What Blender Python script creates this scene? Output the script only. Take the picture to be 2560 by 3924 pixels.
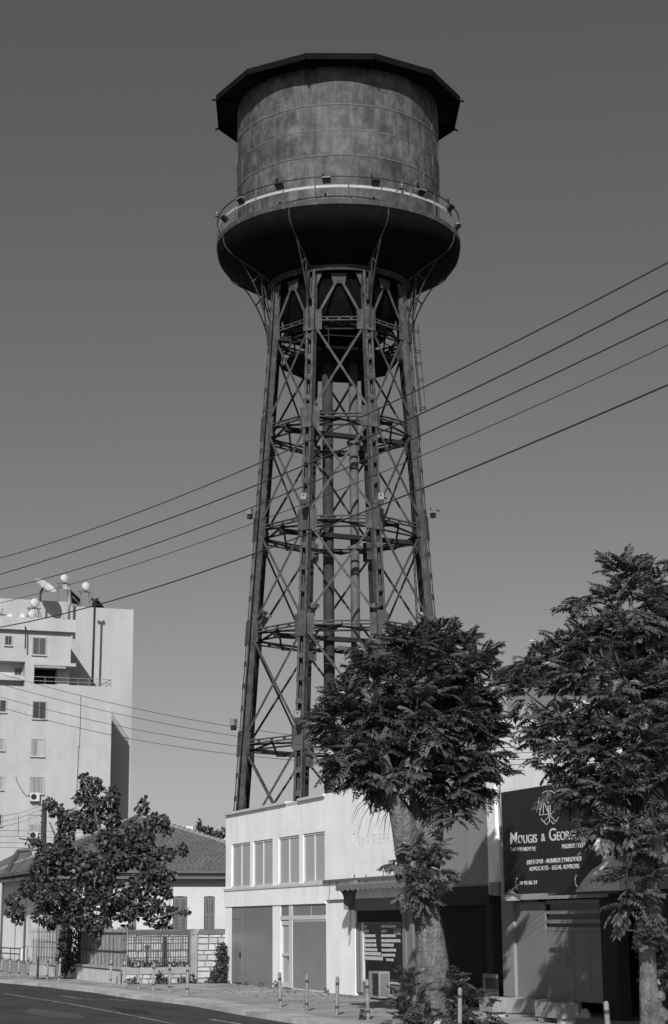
import bpy, math, random
import numpy as np
from mathutils import Vector, Matrix
random.seed(7)
rng = np.random.default_rng(7)
R = math.radians
PI = math.pi
sc = bpy.context.scene
for o in list(bpy.data.objects):
    bpy.data.objects.remove(o)

# ------------------------------------------------------------------ camera
EYE = 2.2
F = 6800.0                       # focal length in pixels of the 2560 x 3924 photograph
PITCH = math.atan(1573 / F)
ROLL = R(0.42)
cam = bpy.data.cameras.new('camera')
cam.sensor_fit = 'VERTICAL'
cam.sensor_height = 36.0
cam.lens = 36.0 * F / 3924.0
cam.clip_start = 0.5
cam.clip_end = 3000
camo = bpy.data.objects.new('camera', cam)
sc.collection.objects.link(camo)
camo.location = (0, 0, EYE)
camo.rotation_euler = (Matrix.Rotation(PI / 2 + PITCH, 3, 'X') @ Matrix.Rotation(-ROLL, 3, 'Z')).to_euler()
sc.camera = camo

# ------------------------------------------------------------------ light
SUN_EL = R(31)
SUN_AZ = R(6.0)                  # the light travels towards +Y, 6 degrees to the right
sd = Vector((math.sin(SUN_AZ) * math.cos(SUN_EL), math.cos(SUN_AZ) * math.cos(SUN_EL), -math.sin(SUN_EL)))
sun = bpy.data.lights.new('sun', 'SUN')
sun.energy = 5.0
sun.angle = R(0.53)
sun.color = (1.0, 0.995, 0.985)
suno = bpy.data.objects.new('sun', sun)
suno.rotation_euler = sd.to_track_quat('-Z', 'Y').to_euler()
suno.location = (-20, -40, 40)
sc.collection.objects.link(suno)

w = bpy.data.worlds.new('World')
sc.world = w
w.use_nodes = True
wn = w.node_tree
for n in list(wn.nodes):
    wn.nodes.remove(n)
wo = wn.nodes.new('ShaderNodeOutputWorld')
wb = wn.nodes.new('ShaderNodeBackground')
sky = wn.nodes.new('ShaderNodeTexSky')
sky.sky_type = 'NISHITA'
sky.sun_disc = False
sky.sun_elevation = SUN_EL
sky.sun_rotation = PI + SUN_AZ     # sun stands behind the camera
sky.air_density = 1.0
sky.dust_density = 1.2
sky.ozone_density = 1.0
sep = wn.nodes.new('ShaderNodeSeparateColor')   # black-and-white film behind a red filter
com = wn.nodes.new('ShaderNodeCombineColor')
wn.links.new(sky.outputs[0], sep.inputs[0])
for i in range(3):
    wn.links.new(sep.outputs[0], com.inputs[i])
wn.links.new(com.outputs[0], wb.inputs['Color'])
wb.inputs['Strength'].default_value = 0.073
wn.links.new(wb.outputs[0], wo.inputs['Surface'])

sc.view_settings.view_transform = 'Standard'
sc.view_settings.look = 'None'
sc.view_settings.exposure = 0.0
sc.view_settings.gamma = 1.0
sc.view_settings.use_curve_mapping = False
sc.render.engine = 'CYCLES'
sc.cycles.max_bounces = 6

# ------------------------------------------------------------------ measuring: photograph pixel -> point on a known real plane
def ray(px, py):
    a = (px - 1280.0) / F
    b = (1962.0 - py) / F
    c, s = math.cos(-ROLL), math.sin(-ROLL)
    a, b = a * c - b * s, a * s + b * c
    ct, st = math.cos(PITCH), math.sin(PITCH)
    return Vector((a, ct - b * st, st + b * ct))
ORG = Vector((0, 0, EYE))
def G(px, py, z=0.0):
    r = ray(px, py)
    return ORG + r * ((z - EYE) / r.z)
def atY(px, py, Y):
    r = ray(px, py)
    return ORG + r * (Y / r.y)
PHI = R(20.5)
SV = Vector((-math.sin(PHI), math.cos(PHI), 0))    # along the street, away
PV = Vector((math.cos(PHI), math.sin(PHI), 0))     # into the block
S0 = G(1247, 3803)
def toG(P):            # world -> street grid (u towards the camera, v into the block, z)
    d = P - S0
    return Vector((-(d.dot(SV)), d.dot(PV), P.z))
def toW(u, v=None, z=None):
    if v is None:
        u, v, z = u
    return S0 - SV * u + PV * v + Vector((0, 0, z))
def FS(px, py, v=0.0):           # on a plane facing the street
    r = ray(px, py)
    t = ((S0 - ORG).dot(PV) + v) / r.dot(PV)
    return toG(ORG + r * t)
def FC(px, py, u):               # on a plane facing the camera end of the street
    r = ray(px, py)
    t = ((S0 - ORG).dot(SV) - u) / r.dot(SV)
    return toG(ORG + r * t)
def GGr(px, py, z=0.0):
    return toG(G(px, py, z))

# ------------------------------------------------------------------ materials (all greys: the place as black-and-white film saw it)
def mat(name, col, rough=0.8, var=0.12, scale=3.0, fine=0.08, fscale=40.0, bump=0.0, bscale=60.0, bdist=0.03,
        metal=0.0, spec=0.3, streak=0.0, sscale=(6, 6, 0.35), randv=0.0, patch=0.0, pscale=0.7, trans=0.0):
    m = bpy.data.materials.new(name)
    m.use_nodes = True
    nt = m.node_tree
    b = nt.nodes['Principled BSDF']
    b.inputs['Roughness'].default_value = rough
    b.inputs['Metallic'].default_value = metal
    b.inputs['Specular IOR Level'].default_value = spec
    tc = nt.nodes.new('ShaderNodeTexCoord')
    def noise(scale, det=4, vec=None, ro=0.6):
        n = nt.nodes.new('ShaderNodeTexNoise')
        n.inputs['Scale'].default_value = scale
        n.inputs['Detail'].default_value = det
        n.inputs['Roughness'].default_value = ro
        nt.links.new(vec or tc.outputs['Object'], n.inputs['Vector'])
        return n.outputs['Fac']
    def mrange(src, lo, hi, a=0.3, c=0.7):
        n = nt.nodes.new('ShaderNodeMapRange')
        n.inputs['From Min'].default_value = a
        n.inputs['From Max'].default_value = c
        n.inputs['To Min'].default_value = lo
        n.inputs['To Max'].default_value = hi
        nt.links.new(src, n.inputs['Value'])
        return n.outputs[0]
    def mul(a, bb):
        n = nt.nodes.new('ShaderNodeMath')
        n.operation = 'MULTIPLY'
        nt.links.new(a, n.inputs[0])
        if isinstance(bb, float):
            n.inputs[1].default_value = bb
        else:
            nt.links.new(bb, n.inputs[1])
        return n.outputs[0]
    v = mul(mrange(noise(scale), 1 - var, 1 + var), mrange(noise(fscale, 3), 1 - fine, 1 + fine))
    if streak:
        mp = nt.nodes.new('ShaderNodeMapping')
        mp.inputs['Scale'].default_value = sscale
        nt.links.new(tc.outputs['Object'], mp.inputs['Vector'])
        v = mul(v, mrange(noise(1.0, 5, mp.outputs[0], 0.65), 1 - streak, 1 + streak, 0.32, 0.68))
    if patch:
        v = mul(v, mrange(noise(pscale, 6, None, 0.7), 1 - patch, 1 + patch * 0.6, 0.4, 0.6))
    if randv:
        oi = nt.nodes.new('ShaderNodeObjectInfo')
        v = mul(v, mrange(oi.outputs['Random'], 1 - randv, 1 + randv, 0.0, 1.0))
    v = mul(v, float(col) * 0.74)
    cc = nt.nodes.new('ShaderNodeCombineColor')
    for i in range(3):
        nt.links.new(v, cc.inputs[i])
    nt.links.new(cc.outputs[0], b.inputs['Base Color'])
    if trans:
        b.inputs['Transmission Weight'].default_value = 0.0
        tr = nt.nodes.new('ShaderNodeBsdfTranslucent')
        nt.links.new(cc.outputs[0], tr.inputs['Color'])
        mx = nt.nodes.new('ShaderNodeMixShader')
        mx.inputs[0].default_value = trans
        nt.links.new(b.outputs[0], mx.inputs[1])
        nt.links.new(tr.outputs[0], mx.inputs[2])
        nt.links.new(mx.outputs[0], nt.nodes['Material Output'].inputs['Surface'])
    if bump:
        bn = nt.nodes.new('ShaderNodeBump')
        bn.inputs['Strength'].default_value = bump
        bn.inputs['Distance'].default_value = bdist
        nt.links.new(noise(bscale, 6), bn.inputs['Height'])
        nt.links.new(bn.outputs[0], b.inputs['Normal'])
    return m

M = {}
M['asphalt'] = mat('asphalt', 0.066, 0.9, 0.15, 0.6, 0.25, 30, bump=0.3, bscale=40, spec=0.2, patch=0.14, pscale=0.35)
M['pavement'] = mat('pavement_concrete', 0.37, 0.9, 0.16, 0.8, 0.14, 14, bump=0.25, bscale=20, patch=0.24, pscale=0.45)
M['kerb'] = mat('kerb_concrete', 0.46, 0.9, 0.15, 1.3, 0.15, 20, bump=0.3, bscale=25, randv=0.12)
M['earth'] = mat('bare_earth', 0.16, 0.95, 0.2, 1.0, 0.2, 10, bump=0.4, bscale=15)
M['line'] = mat('road_paint', 0.30, 0.8, 0.25, 3.0, 0.3, 18, patch=0.5, pscale=3.0)
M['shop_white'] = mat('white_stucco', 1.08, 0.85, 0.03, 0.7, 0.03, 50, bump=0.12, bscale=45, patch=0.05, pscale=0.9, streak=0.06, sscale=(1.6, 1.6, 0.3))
M['shop_trim'] = mat('white_painted_trim', 0.70, 0.6, 0.04, 2.0, 0.03, 40)
M['shop_pane'] = mat('papered_glass', 0.50, 0.35, 0.06, 1.0, 0.03, 20, spec=0.5, randv=0.04)
M['shop_pane_low'] = mat('dull_coated_glass', 0.27, 0.3, 0.08, 0.8, 0.03, 20, spec=0.5, randv=0.06)
M['dark_glass'] = mat('dark_glass', 0.012, 0.08, 0.1, 1.0, 0.0, 10, spec=0.6)
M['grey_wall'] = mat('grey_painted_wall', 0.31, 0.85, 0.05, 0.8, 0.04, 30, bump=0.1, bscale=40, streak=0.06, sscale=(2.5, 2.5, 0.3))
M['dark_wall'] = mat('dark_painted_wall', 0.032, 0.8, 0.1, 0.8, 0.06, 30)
M['apt'] = mat('beige_render', 0.46, 0.9, 0.05, 0.25, 0.03, 12, patch=0.05, pscale=0.4, streak=0.075, sscale=(0.9, 0.9, 0.12))
M['apt_light'] = mat('pale_render', 0.56, 0.9, 0.04, 0.3, 0.03, 12, streak=0.05, sscale=(0.9, 0.9, 0.12))
M['apt_trim'] = mat('pale_sill_concrete', 0.46, 0.9, 0.05, 1.0, 0.03, 12)
M['window_dark'] = mat('window_glass_dark', 0.05, 0.2, 0.3, 1.2, 0.1, 6, spec=0.5)
M['curtain'] = mat('curtain_cloth', 0.30, 0.9, 0.05, 1.0, 0.0, 10, streak=0.5, sscale=(9, 9, 0.1))
M['curtain_dark'] = mat('dark_curtain_cloth', 0.10, 0.9, 0.05, 1.0, 0.0, 10, streak=0.5, sscale=(9, 9, 0.1))
M['shutter_pale'] = mat('pale_roller_shutter', 0.42, 0.7, 0.03, 1.0, 0.02, 10)
M['frame_white'] = mat('white_window_frame', 0.42, 0.5, 0.03, 2.0, 0.02, 30)
M['frame_grey'] = mat('grey_aluminium', 0.28, 0.4, 0.05, 2.0, 0.03, 30, metal=0.3)
M['steel'] = mat('weathered_tower_steel', 0.074, 0.8, 0.22, 2.2, 0.25, 16, bump=0.15, bscale=14, patch=0.32, pscale=2.4, randv=0.10, streak=0.15, sscale=(5, 5, 0.4))
M['steel_dark'] = mat('tower_steel_shade', 0.030, 0.85, 0.2, 1.5, 0.2, 16, patch=0.2, pscale=1.2, spec=0.12)
M['steel_mid'] = mat('grimy_tower_steel', 0.045, 0.85, 0.2, 1.5, 0.2, 16, patch=0.3, pscale=1.5, spec=0.15)
M['tank'] = mat('stained_tank_plate', 0.093, 0.66, 0.20, 0.8, 0.12, 14, bump=0.06, bscale=8, streak=0.42, sscale=(4.2, 4.2, 0.7), patch=0.42, pscale=1.3, randv=0.12, spec=0.32)
M['tank_seam'] = mat('tank_lap_strip', 0.125, 0.7, 0.2, 2.0, 0.1, 20, streak=0.3, sscale=(3, 3, 0.5))
M['roof_dark'] = mat('black_roof_sheet', 0.007, 0.9, 0.2, 1.0, 0.1, 20, spec=0.08)
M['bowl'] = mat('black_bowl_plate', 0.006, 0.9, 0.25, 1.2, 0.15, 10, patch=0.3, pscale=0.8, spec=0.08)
M['galv'] = mat('galvanised_metal', 0.22, 0.35, 0.1, 3.0, 0.05, 30, metal=0.6, spec=0.5)
M['rail_pale'] = mat('pale_flat_rail', 0.42, 0.6, 0.06, 2.0, 0.1, 20)
M['box_pale'] = mat('pale_enamel_box', 0.22, 0.6, 0.12, 4.0, 0.1, 20)
M['black'] = mat('black_metal', 0.02, 0.6, 0.1, 3.0, 0.05, 30)
M['pipe_pale'] = mat('painted_pipe', 0.11, 0.7, 0.15, 2.0, 0.12, 18, patch=0.2, pscale=1.5)
M['pipe_dark'] = mat('rusty_dark_pipe', 0.034, 0.8, 0.2, 2.0, 0.15, 18, patch=0.3, pscale=1.5)
M['cable'] = mat('black_cable', 0.05, 0.6, 0.05, 5.0, 0.05, 30)
M['tile'] = mat('old_roof_tile', 0.155, 0.85, 0.12, 2.0, 0.15, 9, patch=0.14, pscale=1.2, randv=0.05)
M['tile_ridge'] = mat('mortared_ridge_tile', 0.24, 0.9, 0.15, 2.0, 0.2, 9)
M['tile_dark'] = mat('mossy_hip_tile', 0.09, 0.9, 0.15, 2.0, 0.2, 9)
M['eave'] = mat('eave_board', 0.16, 0.7, 0.1, 2.0, 0.1, 20)
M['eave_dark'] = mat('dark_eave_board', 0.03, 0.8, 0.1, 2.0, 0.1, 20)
M['house_white'] = mat('whitewashed_wall', 0.70, 0.9, 0.06, 1.0, 0.05, 25, bump=0.3, bscale=12)
M['house_wing'] = mat('limewashed_wing_wall', 0.9, 0.9, 0.04, 1.0, 0.03, 25, bump=0.15, bscale=12)
M['shutter'] = mat('louvred_shutter_paint', 0.2, 0.7, 0.1, 2.0, 0.08, 30)
M['stone'] = mat('limestone_block', 0.52, 0.95, 0.15, 5.0, 0.15, 30, bump=0.5, bscale=22, randv=0.20)
M['mortar'] = mat('old_mortar', 0.22, 0.95, 0.15, 3.0, 0.2, 25, bump=0.4, bscale=25)
M['cope'] = mat('cement_coping', 0.33, 0.9, 0.15, 1.5, 0.15, 20, bump=0.2)
M['cope_dark'] = mat('weathered_coping', 0.16, 0.95, 0.2, 2.0, 0.2, 20, bump=0.3)
M['wall_white'] = mat('whitewashed_low_wall', 0.66, 0.9, 0.10, 1.2, 0.08, 20, bump=0.2, patch=0.08, pscale=1.5)
M['iron'] = mat('rusty_iron', 0.09, 0.8, 0.2, 4.0, 0.15, 30)
M['iron_pale'] = mat('pale_painted_iron', 0.42, 0.7, 0.15, 4.0, 0.1, 30)
M['reed'] = mat('dry_reed', 0.27, 0.9, 0.25, 6.0, 0.2, 40, streak=0.3, sscale=(14, 14, 0.7))
M['wood'] = mat('tarred_pole_wood', 0.04, 0.9, 0.2, 3.0, 0.2, 20, streak=0.3, sscale=(14, 14, 0.6), bump=0.3)
M['bark'] = mat('pale_grey_bark', 0.20, 0.95, 0.16, 2.5, 0.22, 22, bump=0.9, bscale=14, streak=0.32, sscale=(9, 9, 1.1), patch=0.30, pscale=2.2, bdist=0.12)
M['bark_dark'] = mat('dark_bark', 0.08, 0.95, 0.2, 3.0, 0.2, 20, bump=0.6, bscale=14)
M['frond'] = mat('glossy_leaflet', 0.12, 0.38, 0.35, 1.5, 0.1, 12, spec=0.5, randv=0.35, trans=0.12)
M['leaf'] = mat('broad_leaf', 0.066, 0.45, 0.3, 2.0, 0.1, 10, spec=0.35, trans=0.10)
M['weed'] = mat('dry_weed', 0.10, 0.8, 0.3, 3.0, 0.2, 12)
M['bollard'] = mat('worn_bollard_paint', 0.29, 0.6, 0.18, 8.0, 0.15, 50, patch=0.2, pscale=7.0, randv=0.15)
M['bollard_band'] = mat('dark_bollard_band', 0.06, 0.6, 0.2, 8.0, 0.1, 50)
M['canvas'] = mat('faded_awning_canvas', 0.20, 0.9, 0.08, 2.0, 0.06, 30, trans=0.05)
M['canvas_dark'] = mat('dull_green_canvas', 0.8, 0.9, 0.08, 2.0, 0.06, 30)
M['shop_grey'] = mat('grey_shutter_paint', 0.24, 0.7, 0.05, 2.0, 0.05, 30)
M['card'] = mat('white_notice_card', 0.62, 0.6, 0.05, 5.0, 0.0, 10)
M['sign'] = mat('charcoal_sign_sheet', 0.024, 0.5, 0.08, 1.0, 0.05, 20)
M['ink'] = mat('sign_lettering_white', 0.80, 0.6, 0.02, 2.0, 0.0, 10)
M['ink_faded'] = mat('faded_wall_lettering', 0.90, 0.85, 0.08, 8.0, 0.08, 40)
M['ink_dark'] = mat('dark_lettering', 0.04, 0.8, 0.05, 2.0, 0.0, 10)
M['door'] = mat('brown_panel_door', 0.24, 0.5, 0.08, 1.0, 0.06, 20)
M['door_dark'] = mat('shaded_door_frame', 0.06, 0.5, 0.1, 1.0, 0.06, 20)
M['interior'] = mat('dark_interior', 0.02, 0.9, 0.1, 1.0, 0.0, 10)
M['paper'] = mat('pale_paper', 0.30, 0.8, 0.05, 5.0, 0.0, 10)
M['trough'] = mat('pebbled_trough_concrete', 0.36, 0.95, 0.15, 8.0, 0.35, 40, bump=0.8, bscale=40)
M['plastic'] = mat('white_plastic', 0.6, 0.5, 0.05, 2.0, 0.03, 30)
M['ac_pale'] = mat('dusty_white_casing', 0.31, 0.5, 0.1, 2.0, 0.05, 30)
M['rubble'] = mat('white_rubble', 0.55, 0.9, 0.15, 5.0, 0.1, 30)

# ------------------------------------------------------------------ objects
COL = sc.collection
FR = {}                # root name -> (frame, origin)
def tag(o, label=None, cat=None, group=None, kind=None):
    if label: o['label'] = label
    if cat: o['category'] = cat
    if group: o['group'] = group
    if kind: o['kind'] = kind
    return o
def thing(name, label, cat, at, group=None, frame='G', rot=0.0):
    """an Empty at the base of a thing; at is in street-grid coordinates ('G') or world metres ('W')"""
    o = bpy.data.objects.new(name, None)
    COL.objects.link(o)
    o.empty_display_size = 0.2
    at = Vector(at)
    if frame == 'G':
        o.location = toW(at)
        o.rotation_euler = (0, 0, PHI - PI / 2)
    else:
        o.location = at
        o.rotation_euler = (0, 0, rot)
    FR[o.name] = at.copy()
    tag(o, label, cat, group)
    return o
def root_of(o):
    while o.parent: o = o.parent
    return o

class MB:
    def __init__(s):
        s.v = []; s.f = []
    def add(s, vs, fs):
        n = len(s.v)
        s.v.extend([tuple(a) for a in vs])
        s.f.extend([tuple(i + n for i in f) for f in fs])
        return s
    def box(s, a0, a1, b0, b1, c0, c1):
        a0, a1 = min(a0, a1), max(a0, a1); b0, b1 = min(b0, b1), max(b0, b1); c0, c1 = min(c0, c1), max(c0, c1)
        vs = [(a0, b0, c0), (a1, b0, c0), (a1, b1, c0), (a0, b1, c0), (a0, b0, c1), (a1, b0, c1), (a1, b1, c1), (a0, b1, c1)]
        return s.add(vs, [(0, 3, 2, 1), (4, 5, 6, 7), (0, 1, 5, 4), (1, 2, 6, 5), (2, 3, 7, 6), (3, 0, 4, 7)])
    def bar(s, a, b, wd, ht, up=(0, 0, 1)):
        """rectangular bar from a to b, wd across, ht along up"""
        a = Vector(a); b = Vector(b); d = (b - a).normalized(); up = Vector(up)
        x = d.cross(up)
        if x.length < 1e-4: x = d.cross(Vector((1, 0, 0)))
        x.normalize(); y = x.cross(d).normalized()
        vs = []
        for p in (a, b):
            for i, j in ((-1, -1), (1, -1), (1, 1), (-1, 1)):
                vs.append(p + x * (i * wd / 2) + y * (j * ht / 2))
        return s.add(vs, [(0, 3, 2, 1), (4, 5, 6, 7), (0, 1, 5, 4), (1, 2, 6, 5), (2, 3, 7, 6), (3, 0, 4, 7)])
    def tube(s, pts, rad, n=8, cap=True, lump=0.0, seed=0):
        pts = [Vector(p) for p in pts]
        if not hasattr(rad, '__len__'): rad = [rad] * len(pts)
        rr = random.Random(seed)
        base = len(s.v)
        prevx = None
        for i, p in enumerate(pts):
            d = (pts[min(i + 1, len(pts) - 1)] - pts[max(i - 1, 0)])
            if d.length < 1e-9: d = Vector((0, 0, 1))
            d.normalize()
            if prevx is None:
                x = d.cross(Vector((0, 1, 0)))
                if x.length < 0.05: x = d.cross(Vector((1, 0, 0)))
            else:
                x = prevx - d * prevx.dot(d)
            x.normalize(); prevx = x
            y = d.cross(x)
            for k in range(n):
                a = 2 * PI * k / n
                q = rad[i] * (1 + (rr.uniform(-lump, lump) if lump else 0))
                s.v.append(tuple(p + x * (q * math.cos(a)) + y * (q * math.sin(a))))
        for i in range(len(pts) - 1):
            for k in range(n):
                a = base + i * n + k; b = base + i * n + (k + 1) % n
                s.f.append((a, b, b + n, a + n))
        if cap:
            s.f.append(tuple(base + k for k in range(n))[::-1])
            s.f.append(tuple(base + (len(pts) - 1) * n + k for k in range(n)))
        return s
    def lathe(s, prof, n=48, c=(0, 0), a0=0.0, a1=2 * PI):
        base = len(s.v); closed = abs(a1 - a0 - 2 * PI) < 1e-6
        m = n if closed else n + 1
        for r, z in prof:
            for k in range(m):
                a = a0 + (a1 - a0) * k / n
                s.v.append((c[0] + r * math.sin(a), c[1] - r * math.cos(a), z))
        for i in range(len(prof) - 1):
            for k in range(n):
                b = (k + 1) % m
                s.f.append((base + i * m + k, base + i * m + b, base + (i + 1) * m + b, base + (i + 1) * m + k))
        return s
    def poly(s, vs, th=None, nrm=None):
        n = len(vs); vs = [Vector(v) for v in vs]
        if th is None:
            return s.add(vs, [tuple(range(n))])
        nn = Vector(nrm) if nrm is not None else (vs[1] - vs[0]).cross(vs[2] - vs[0]).normalized()
        back = [v - nn * th for v in vs]
        fs = [tuple(range(n)), tuple(range(2 * n - 1, n - 1, -1))]
        for i in range(n):
            j = (i + 1) % n
            fs.append((i, i + n, j + n, j))
        return s.add(vs + back, fs)

def mesh_from(name, mb, mats, off=(0, 0, 0), smooth=False):
    me = bpy.data.meshes.new(name)
    ox, oy, oz = off
    me.from_pydata([(x - ox, y - oy, z - oz) for x, y, z in mb.v], [], mb.f)
    me.materials.append(mats)
    me.update()
    if smooth:
        me.polygons.foreach_set('use_smooth', [True] * len(me.polygons))
    return me
def part(parent, name, mb, m, label=None, smooth=False, kind=None):
    off = FR[root_of(parent).name]
    me = mesh_from(name, mb, M[m], off, smooth)
    o = bpy.data.objects.new(name, me)
    COL.objects.link(o)
    o.parent = parent
    tag(o, label, None, None, kind)
    return o
def single(name, mb, m, label, cat, group=None, kind=None, frame='G', at=None, smooth=False):
    """one-mesh thing or piece of the setting"""
    at = Vector(at if at is not None else (0, 0, 0))
    me = mesh_from(name, mb, M[m], at, smooth)
    o = bpy.data.objects.new(name, me)
    COL.objects.link(o)
    if frame == 'G':
        o.location = toW(at); o.rotation_euler = (0, 0, PHI - PI / 2)
    else:
        o.location = at
    FR[o.name] = at.copy()
    tag(o, label, cat, group, kind)
    return o
def inst(src, parent, loc=(0, 0, 0), rotz=0.0, scale=None):
    c = src.copy(); COL.objects.link(c); c.parent = parent
    c.location = loc
    c.rotation_euler = (0, 0, rotz)
    if scale: c.scale = scale
    return c
ORD = ['first', 'second', 'third', 'fourth', 'fifth', 'sixth', 'seventh', 'eighth', 'ninth', 'tenth', 'eleventh', 'twelfth',
       'thirteenth', 'fourteenth', 'fifteenth', 'sixteenth', 'seventeenth', 'eighteenth', 'nineteenth', 'twentieth']

# ================================================================== SETTING: ground, road, pavement
ROADZ = -0.11
mb = MB(); mb.add([(-900, -300, -0.16), (900, -300, -0.16), (900, 1500, -0.16), (-900, 1500, -0.16)], [(0, 1, 2, 3)])
single('ground', mb, 'earth', 'bare earth ground under and behind the buildings', None, kind='structure', frame='W')
# far kerb line from the photograph, on the road level
kp = [G(*p, ROADZ) for p in ((0, 3766), (60, 3771), (200, 3784), (240, 3790), (360, 3803), (500, 3826), (740, 3854), (880, 3881), (1000, 3902), (1180, 3930))]
dirn = (kp[-1] - kp[-2]).normalized()
kpts = [kp[0] + (kp[0] - kp[2]).normalized() * 90] + kp + [kp[-1] + dirn * 6, kp[-1] + Vector((0.36, -0.93, 0)) * 48]
mb = MB()
rv = [tuple(p) for p in kpts]
far = [(p.x - 9.5, p.y - 3.0, ROADZ) for p in kpts]
n = len(kpts)
mb.add([(x, y, ROADZ) for x, y, z in rv] + far, [(i, i + 1, n + i + 1, n + i) for i in range(n - 1)])
single('road', mb, 'asphalt', 'dark asphalt road running along the kerb', None, kind='structure', frame='W')
mb = MB()
inn = [(p.x + 30 + max(0, 0), p.y + 12, 0.0) for p in kpts]
top = [(p.x, p.y, 0.0) for p in kpts]
bot = [(p.x, p.y, -0.15) for p in kpts]
mb.add(top + inn + bot, [(i + 1, i, n + i, n + i + 1) for i in range(n - 1)] + [(i, i + 1, 2 * n + i + 1, 2 * n + i) for i in range(n - 1)])
pav = single('pavement', mb, 'pavement', 'pale concrete pavement between the kerb and the buildings', None, kind='structure', frame='W')
# kerb stones, each its own piece
def walk(pts, step):
    out = []; i = 0; pos = pts[0].copy(); out.append(pos.copy())
    rem = step
    for a, b in zip(pts[:-1], pts[1:]):
        L = (b - a).length; t = 0.0
        while L - t >= rem:
            t += rem; rem = step
            out.append(a + (b - a) * (t / L))
        rem -= (L - t)
    return out
kerb = bpy.data.objects.new('kerb', None); COL.objects.link(kerb); tag(kerb, 'pale concrete kerb between the road and the pavement', None, None, 'structure')
FR[kerb.name] = Vector((0, 0, 0))
ws = walk([Vector((p.x, p.y, 0)) for p in kpts[1:]], 0.98)
for i in range(len(ws) - 1):
    a, b = ws[i], ws[i + 1]
    d = (b - a).normalized(); nn = Vector((-d.y, d.x, 0))
    if nn.x < 0: nn = -nn
    a2 = a + d * 0.008; b2 = b - d * 0.008
    zt = 0.012 + random.uniform(-0.006, 0.006)
    m2 = MB(); wd = 0.85
    vs = [(a2 - nn * 0.05), (b2 - nn * 0.05), (b2 + nn * wd), (a2 + nn * wd)]
    vs = [(v.x, v.y, -0.16) for v in vs] + [(v.x, v.y, zt) for v in [(a2 - nn * 0.02), (b2 - nn * 0.02), (b2 + nn * wd), (a2 + nn * wd)]]
    m2.add(vs, [(0, 3, 2, 1), (4, 5, 6, 7), (0, 1, 5, 4), (1, 2, 6, 5), (2, 3, 7, 6), (3, 0, 4, 7)])
    part(kerb, 'kerb_stone', m2, 'kerb')
# painted lines
def line_strip(pxs, wd):
    pts = [G(*p, ROADZ) for p in pxs]
    m2 = MB(); L = []; Rr = []
    for i, p in enumerate(pts):
        d = pts[min(i + 1, len(pts) - 1)] - pts[max(i - 1, 0)]; d.z = 0; d.normalize(); nn = Vector((-d.y, d.x, 0))
        L.append((p.x + nn.x * wd, p.y + nn.y * wd, ROADZ + 0.005)); Rr.append((p.x - nn.x * wd, p.y - nn.y * wd, ROADZ + 0.005))
    k = len(pts)
    m2.add(L + Rr, [(i, i + 1, k + i + 1, k + i) for i in range(k - 1)])
    return m2
single('road_marking', line_strip([(20, 3808), (130, 3826), (260, 3846), (400, 3872), (520, 3895), (660, 3923), (800, 3950)], 0.05), 'line',
       'long thin white line crossing the asphalt diagonally', None, kind='structure', frame='W')
single('road_marking', line_strip([(235, 3817), (290, 3825), (350, 3830), (420, 3830), (490, 3836)], 0.06), 'line',
       'short worn white line near the far kerb', None, kind='structure', frame='W')
single('road_marking', line_strip([(800, 3906), (850, 3913), (910, 3923), (1000, 3945)], 0.06), 'line',
       'worn white line end at the bottom edge of the road', None, kind='structure', frame='W')
M['tar'] = mat('fresh_tar', 0.030, 0.7, 0.1, 2.0, 0.1, 20)
M['old_patch'] = mat('old_asphalt_patch', 0.088, 0.9, 0.15, 1.0, 0.25, 25)
def flat_poly(name, pxs, m, label, z):
    m2 = MB(); m2.poly([(G(x, y, z).x, G(x, y, z).y, z) for x, y in pxs][::-1])
    single(name, m2, m, label, None, kind='structure', frame='W')
flat_poly('road_patch', [(120, 3862), (300, 3884), (330, 3905), (200, 3900), (90, 3880)], 'old_patch', 'paler repaired patch in the asphalt', ROADZ + 0.004)
flat_poly('road_patch', [(420, 3858), (560, 3872), (590, 3886), (470, 3880)], 'tar', 'dark repaired patch in the asphalt', ROADZ + 0.004)
rr = random.Random(17)
for x0, y0, x1, y1 in ((0, 3850, 420, 3895), (500, 3845, 900, 3912), (150, 3800, 420, 3822)):
    pts = [G(x0 + (x1 - x0) * i / 14, y0 + (y1 - y0) * i / 14 + rr.uniform(-2.2, 2.2), ROADZ) for i in range(15)]
    m2 = MB()
    for a, b in zip(pts[:-1], pts[1:]):
        m2.poly([(a.x, a.y - 0.025, ROADZ + 0.0055), (b.x, b.y - 0.025, ROADZ + 0.0055), (b.x, b.y + 0.025, ROADZ + 0.0055), (a.x, a.y + 0.025, ROADZ + 0.0055)])
    single('tar_seam', m2, 'tar', 'dark wavering tar seam in the asphalt', None, kind='structure', frame='W')
for pxs in ([(930, 3800), (1010, 3812), (1060, 3822), (1140, 3826), (1230, 3840)], [(560, 3800), (620, 3812), (700, 3820), (790, 3836)], [(1290, 3850), (1330, 3868), (1380, 3872), (1440, 3890)]):
    pts = [G(x, y + rr.uniform(-1, 1), 0) for x, y in pxs]; m2 = MB()
    for a, b in zip(pts[:-1], pts[1:]):
        m2.poly([(a.x, a.y - 0.02, 0.003), (b.x, b.y - 0.02, 0.003), (b.x, b.y + 0.02, 0.003), (a.x, a.y + 0.02, 0.003)])
    single('pavement_crack', m2, 'cope_dark', 'dark crack running across the concrete pavement', None, kind='structure', frame='W')
flat_poly('pavement_patch', [(860, 3812), (1010, 3818), (1090, 3836), (960, 3842), (850, 3828)], 'cope', 'darker repaired patch of the pavement before the shop', 0.0035)
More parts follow.
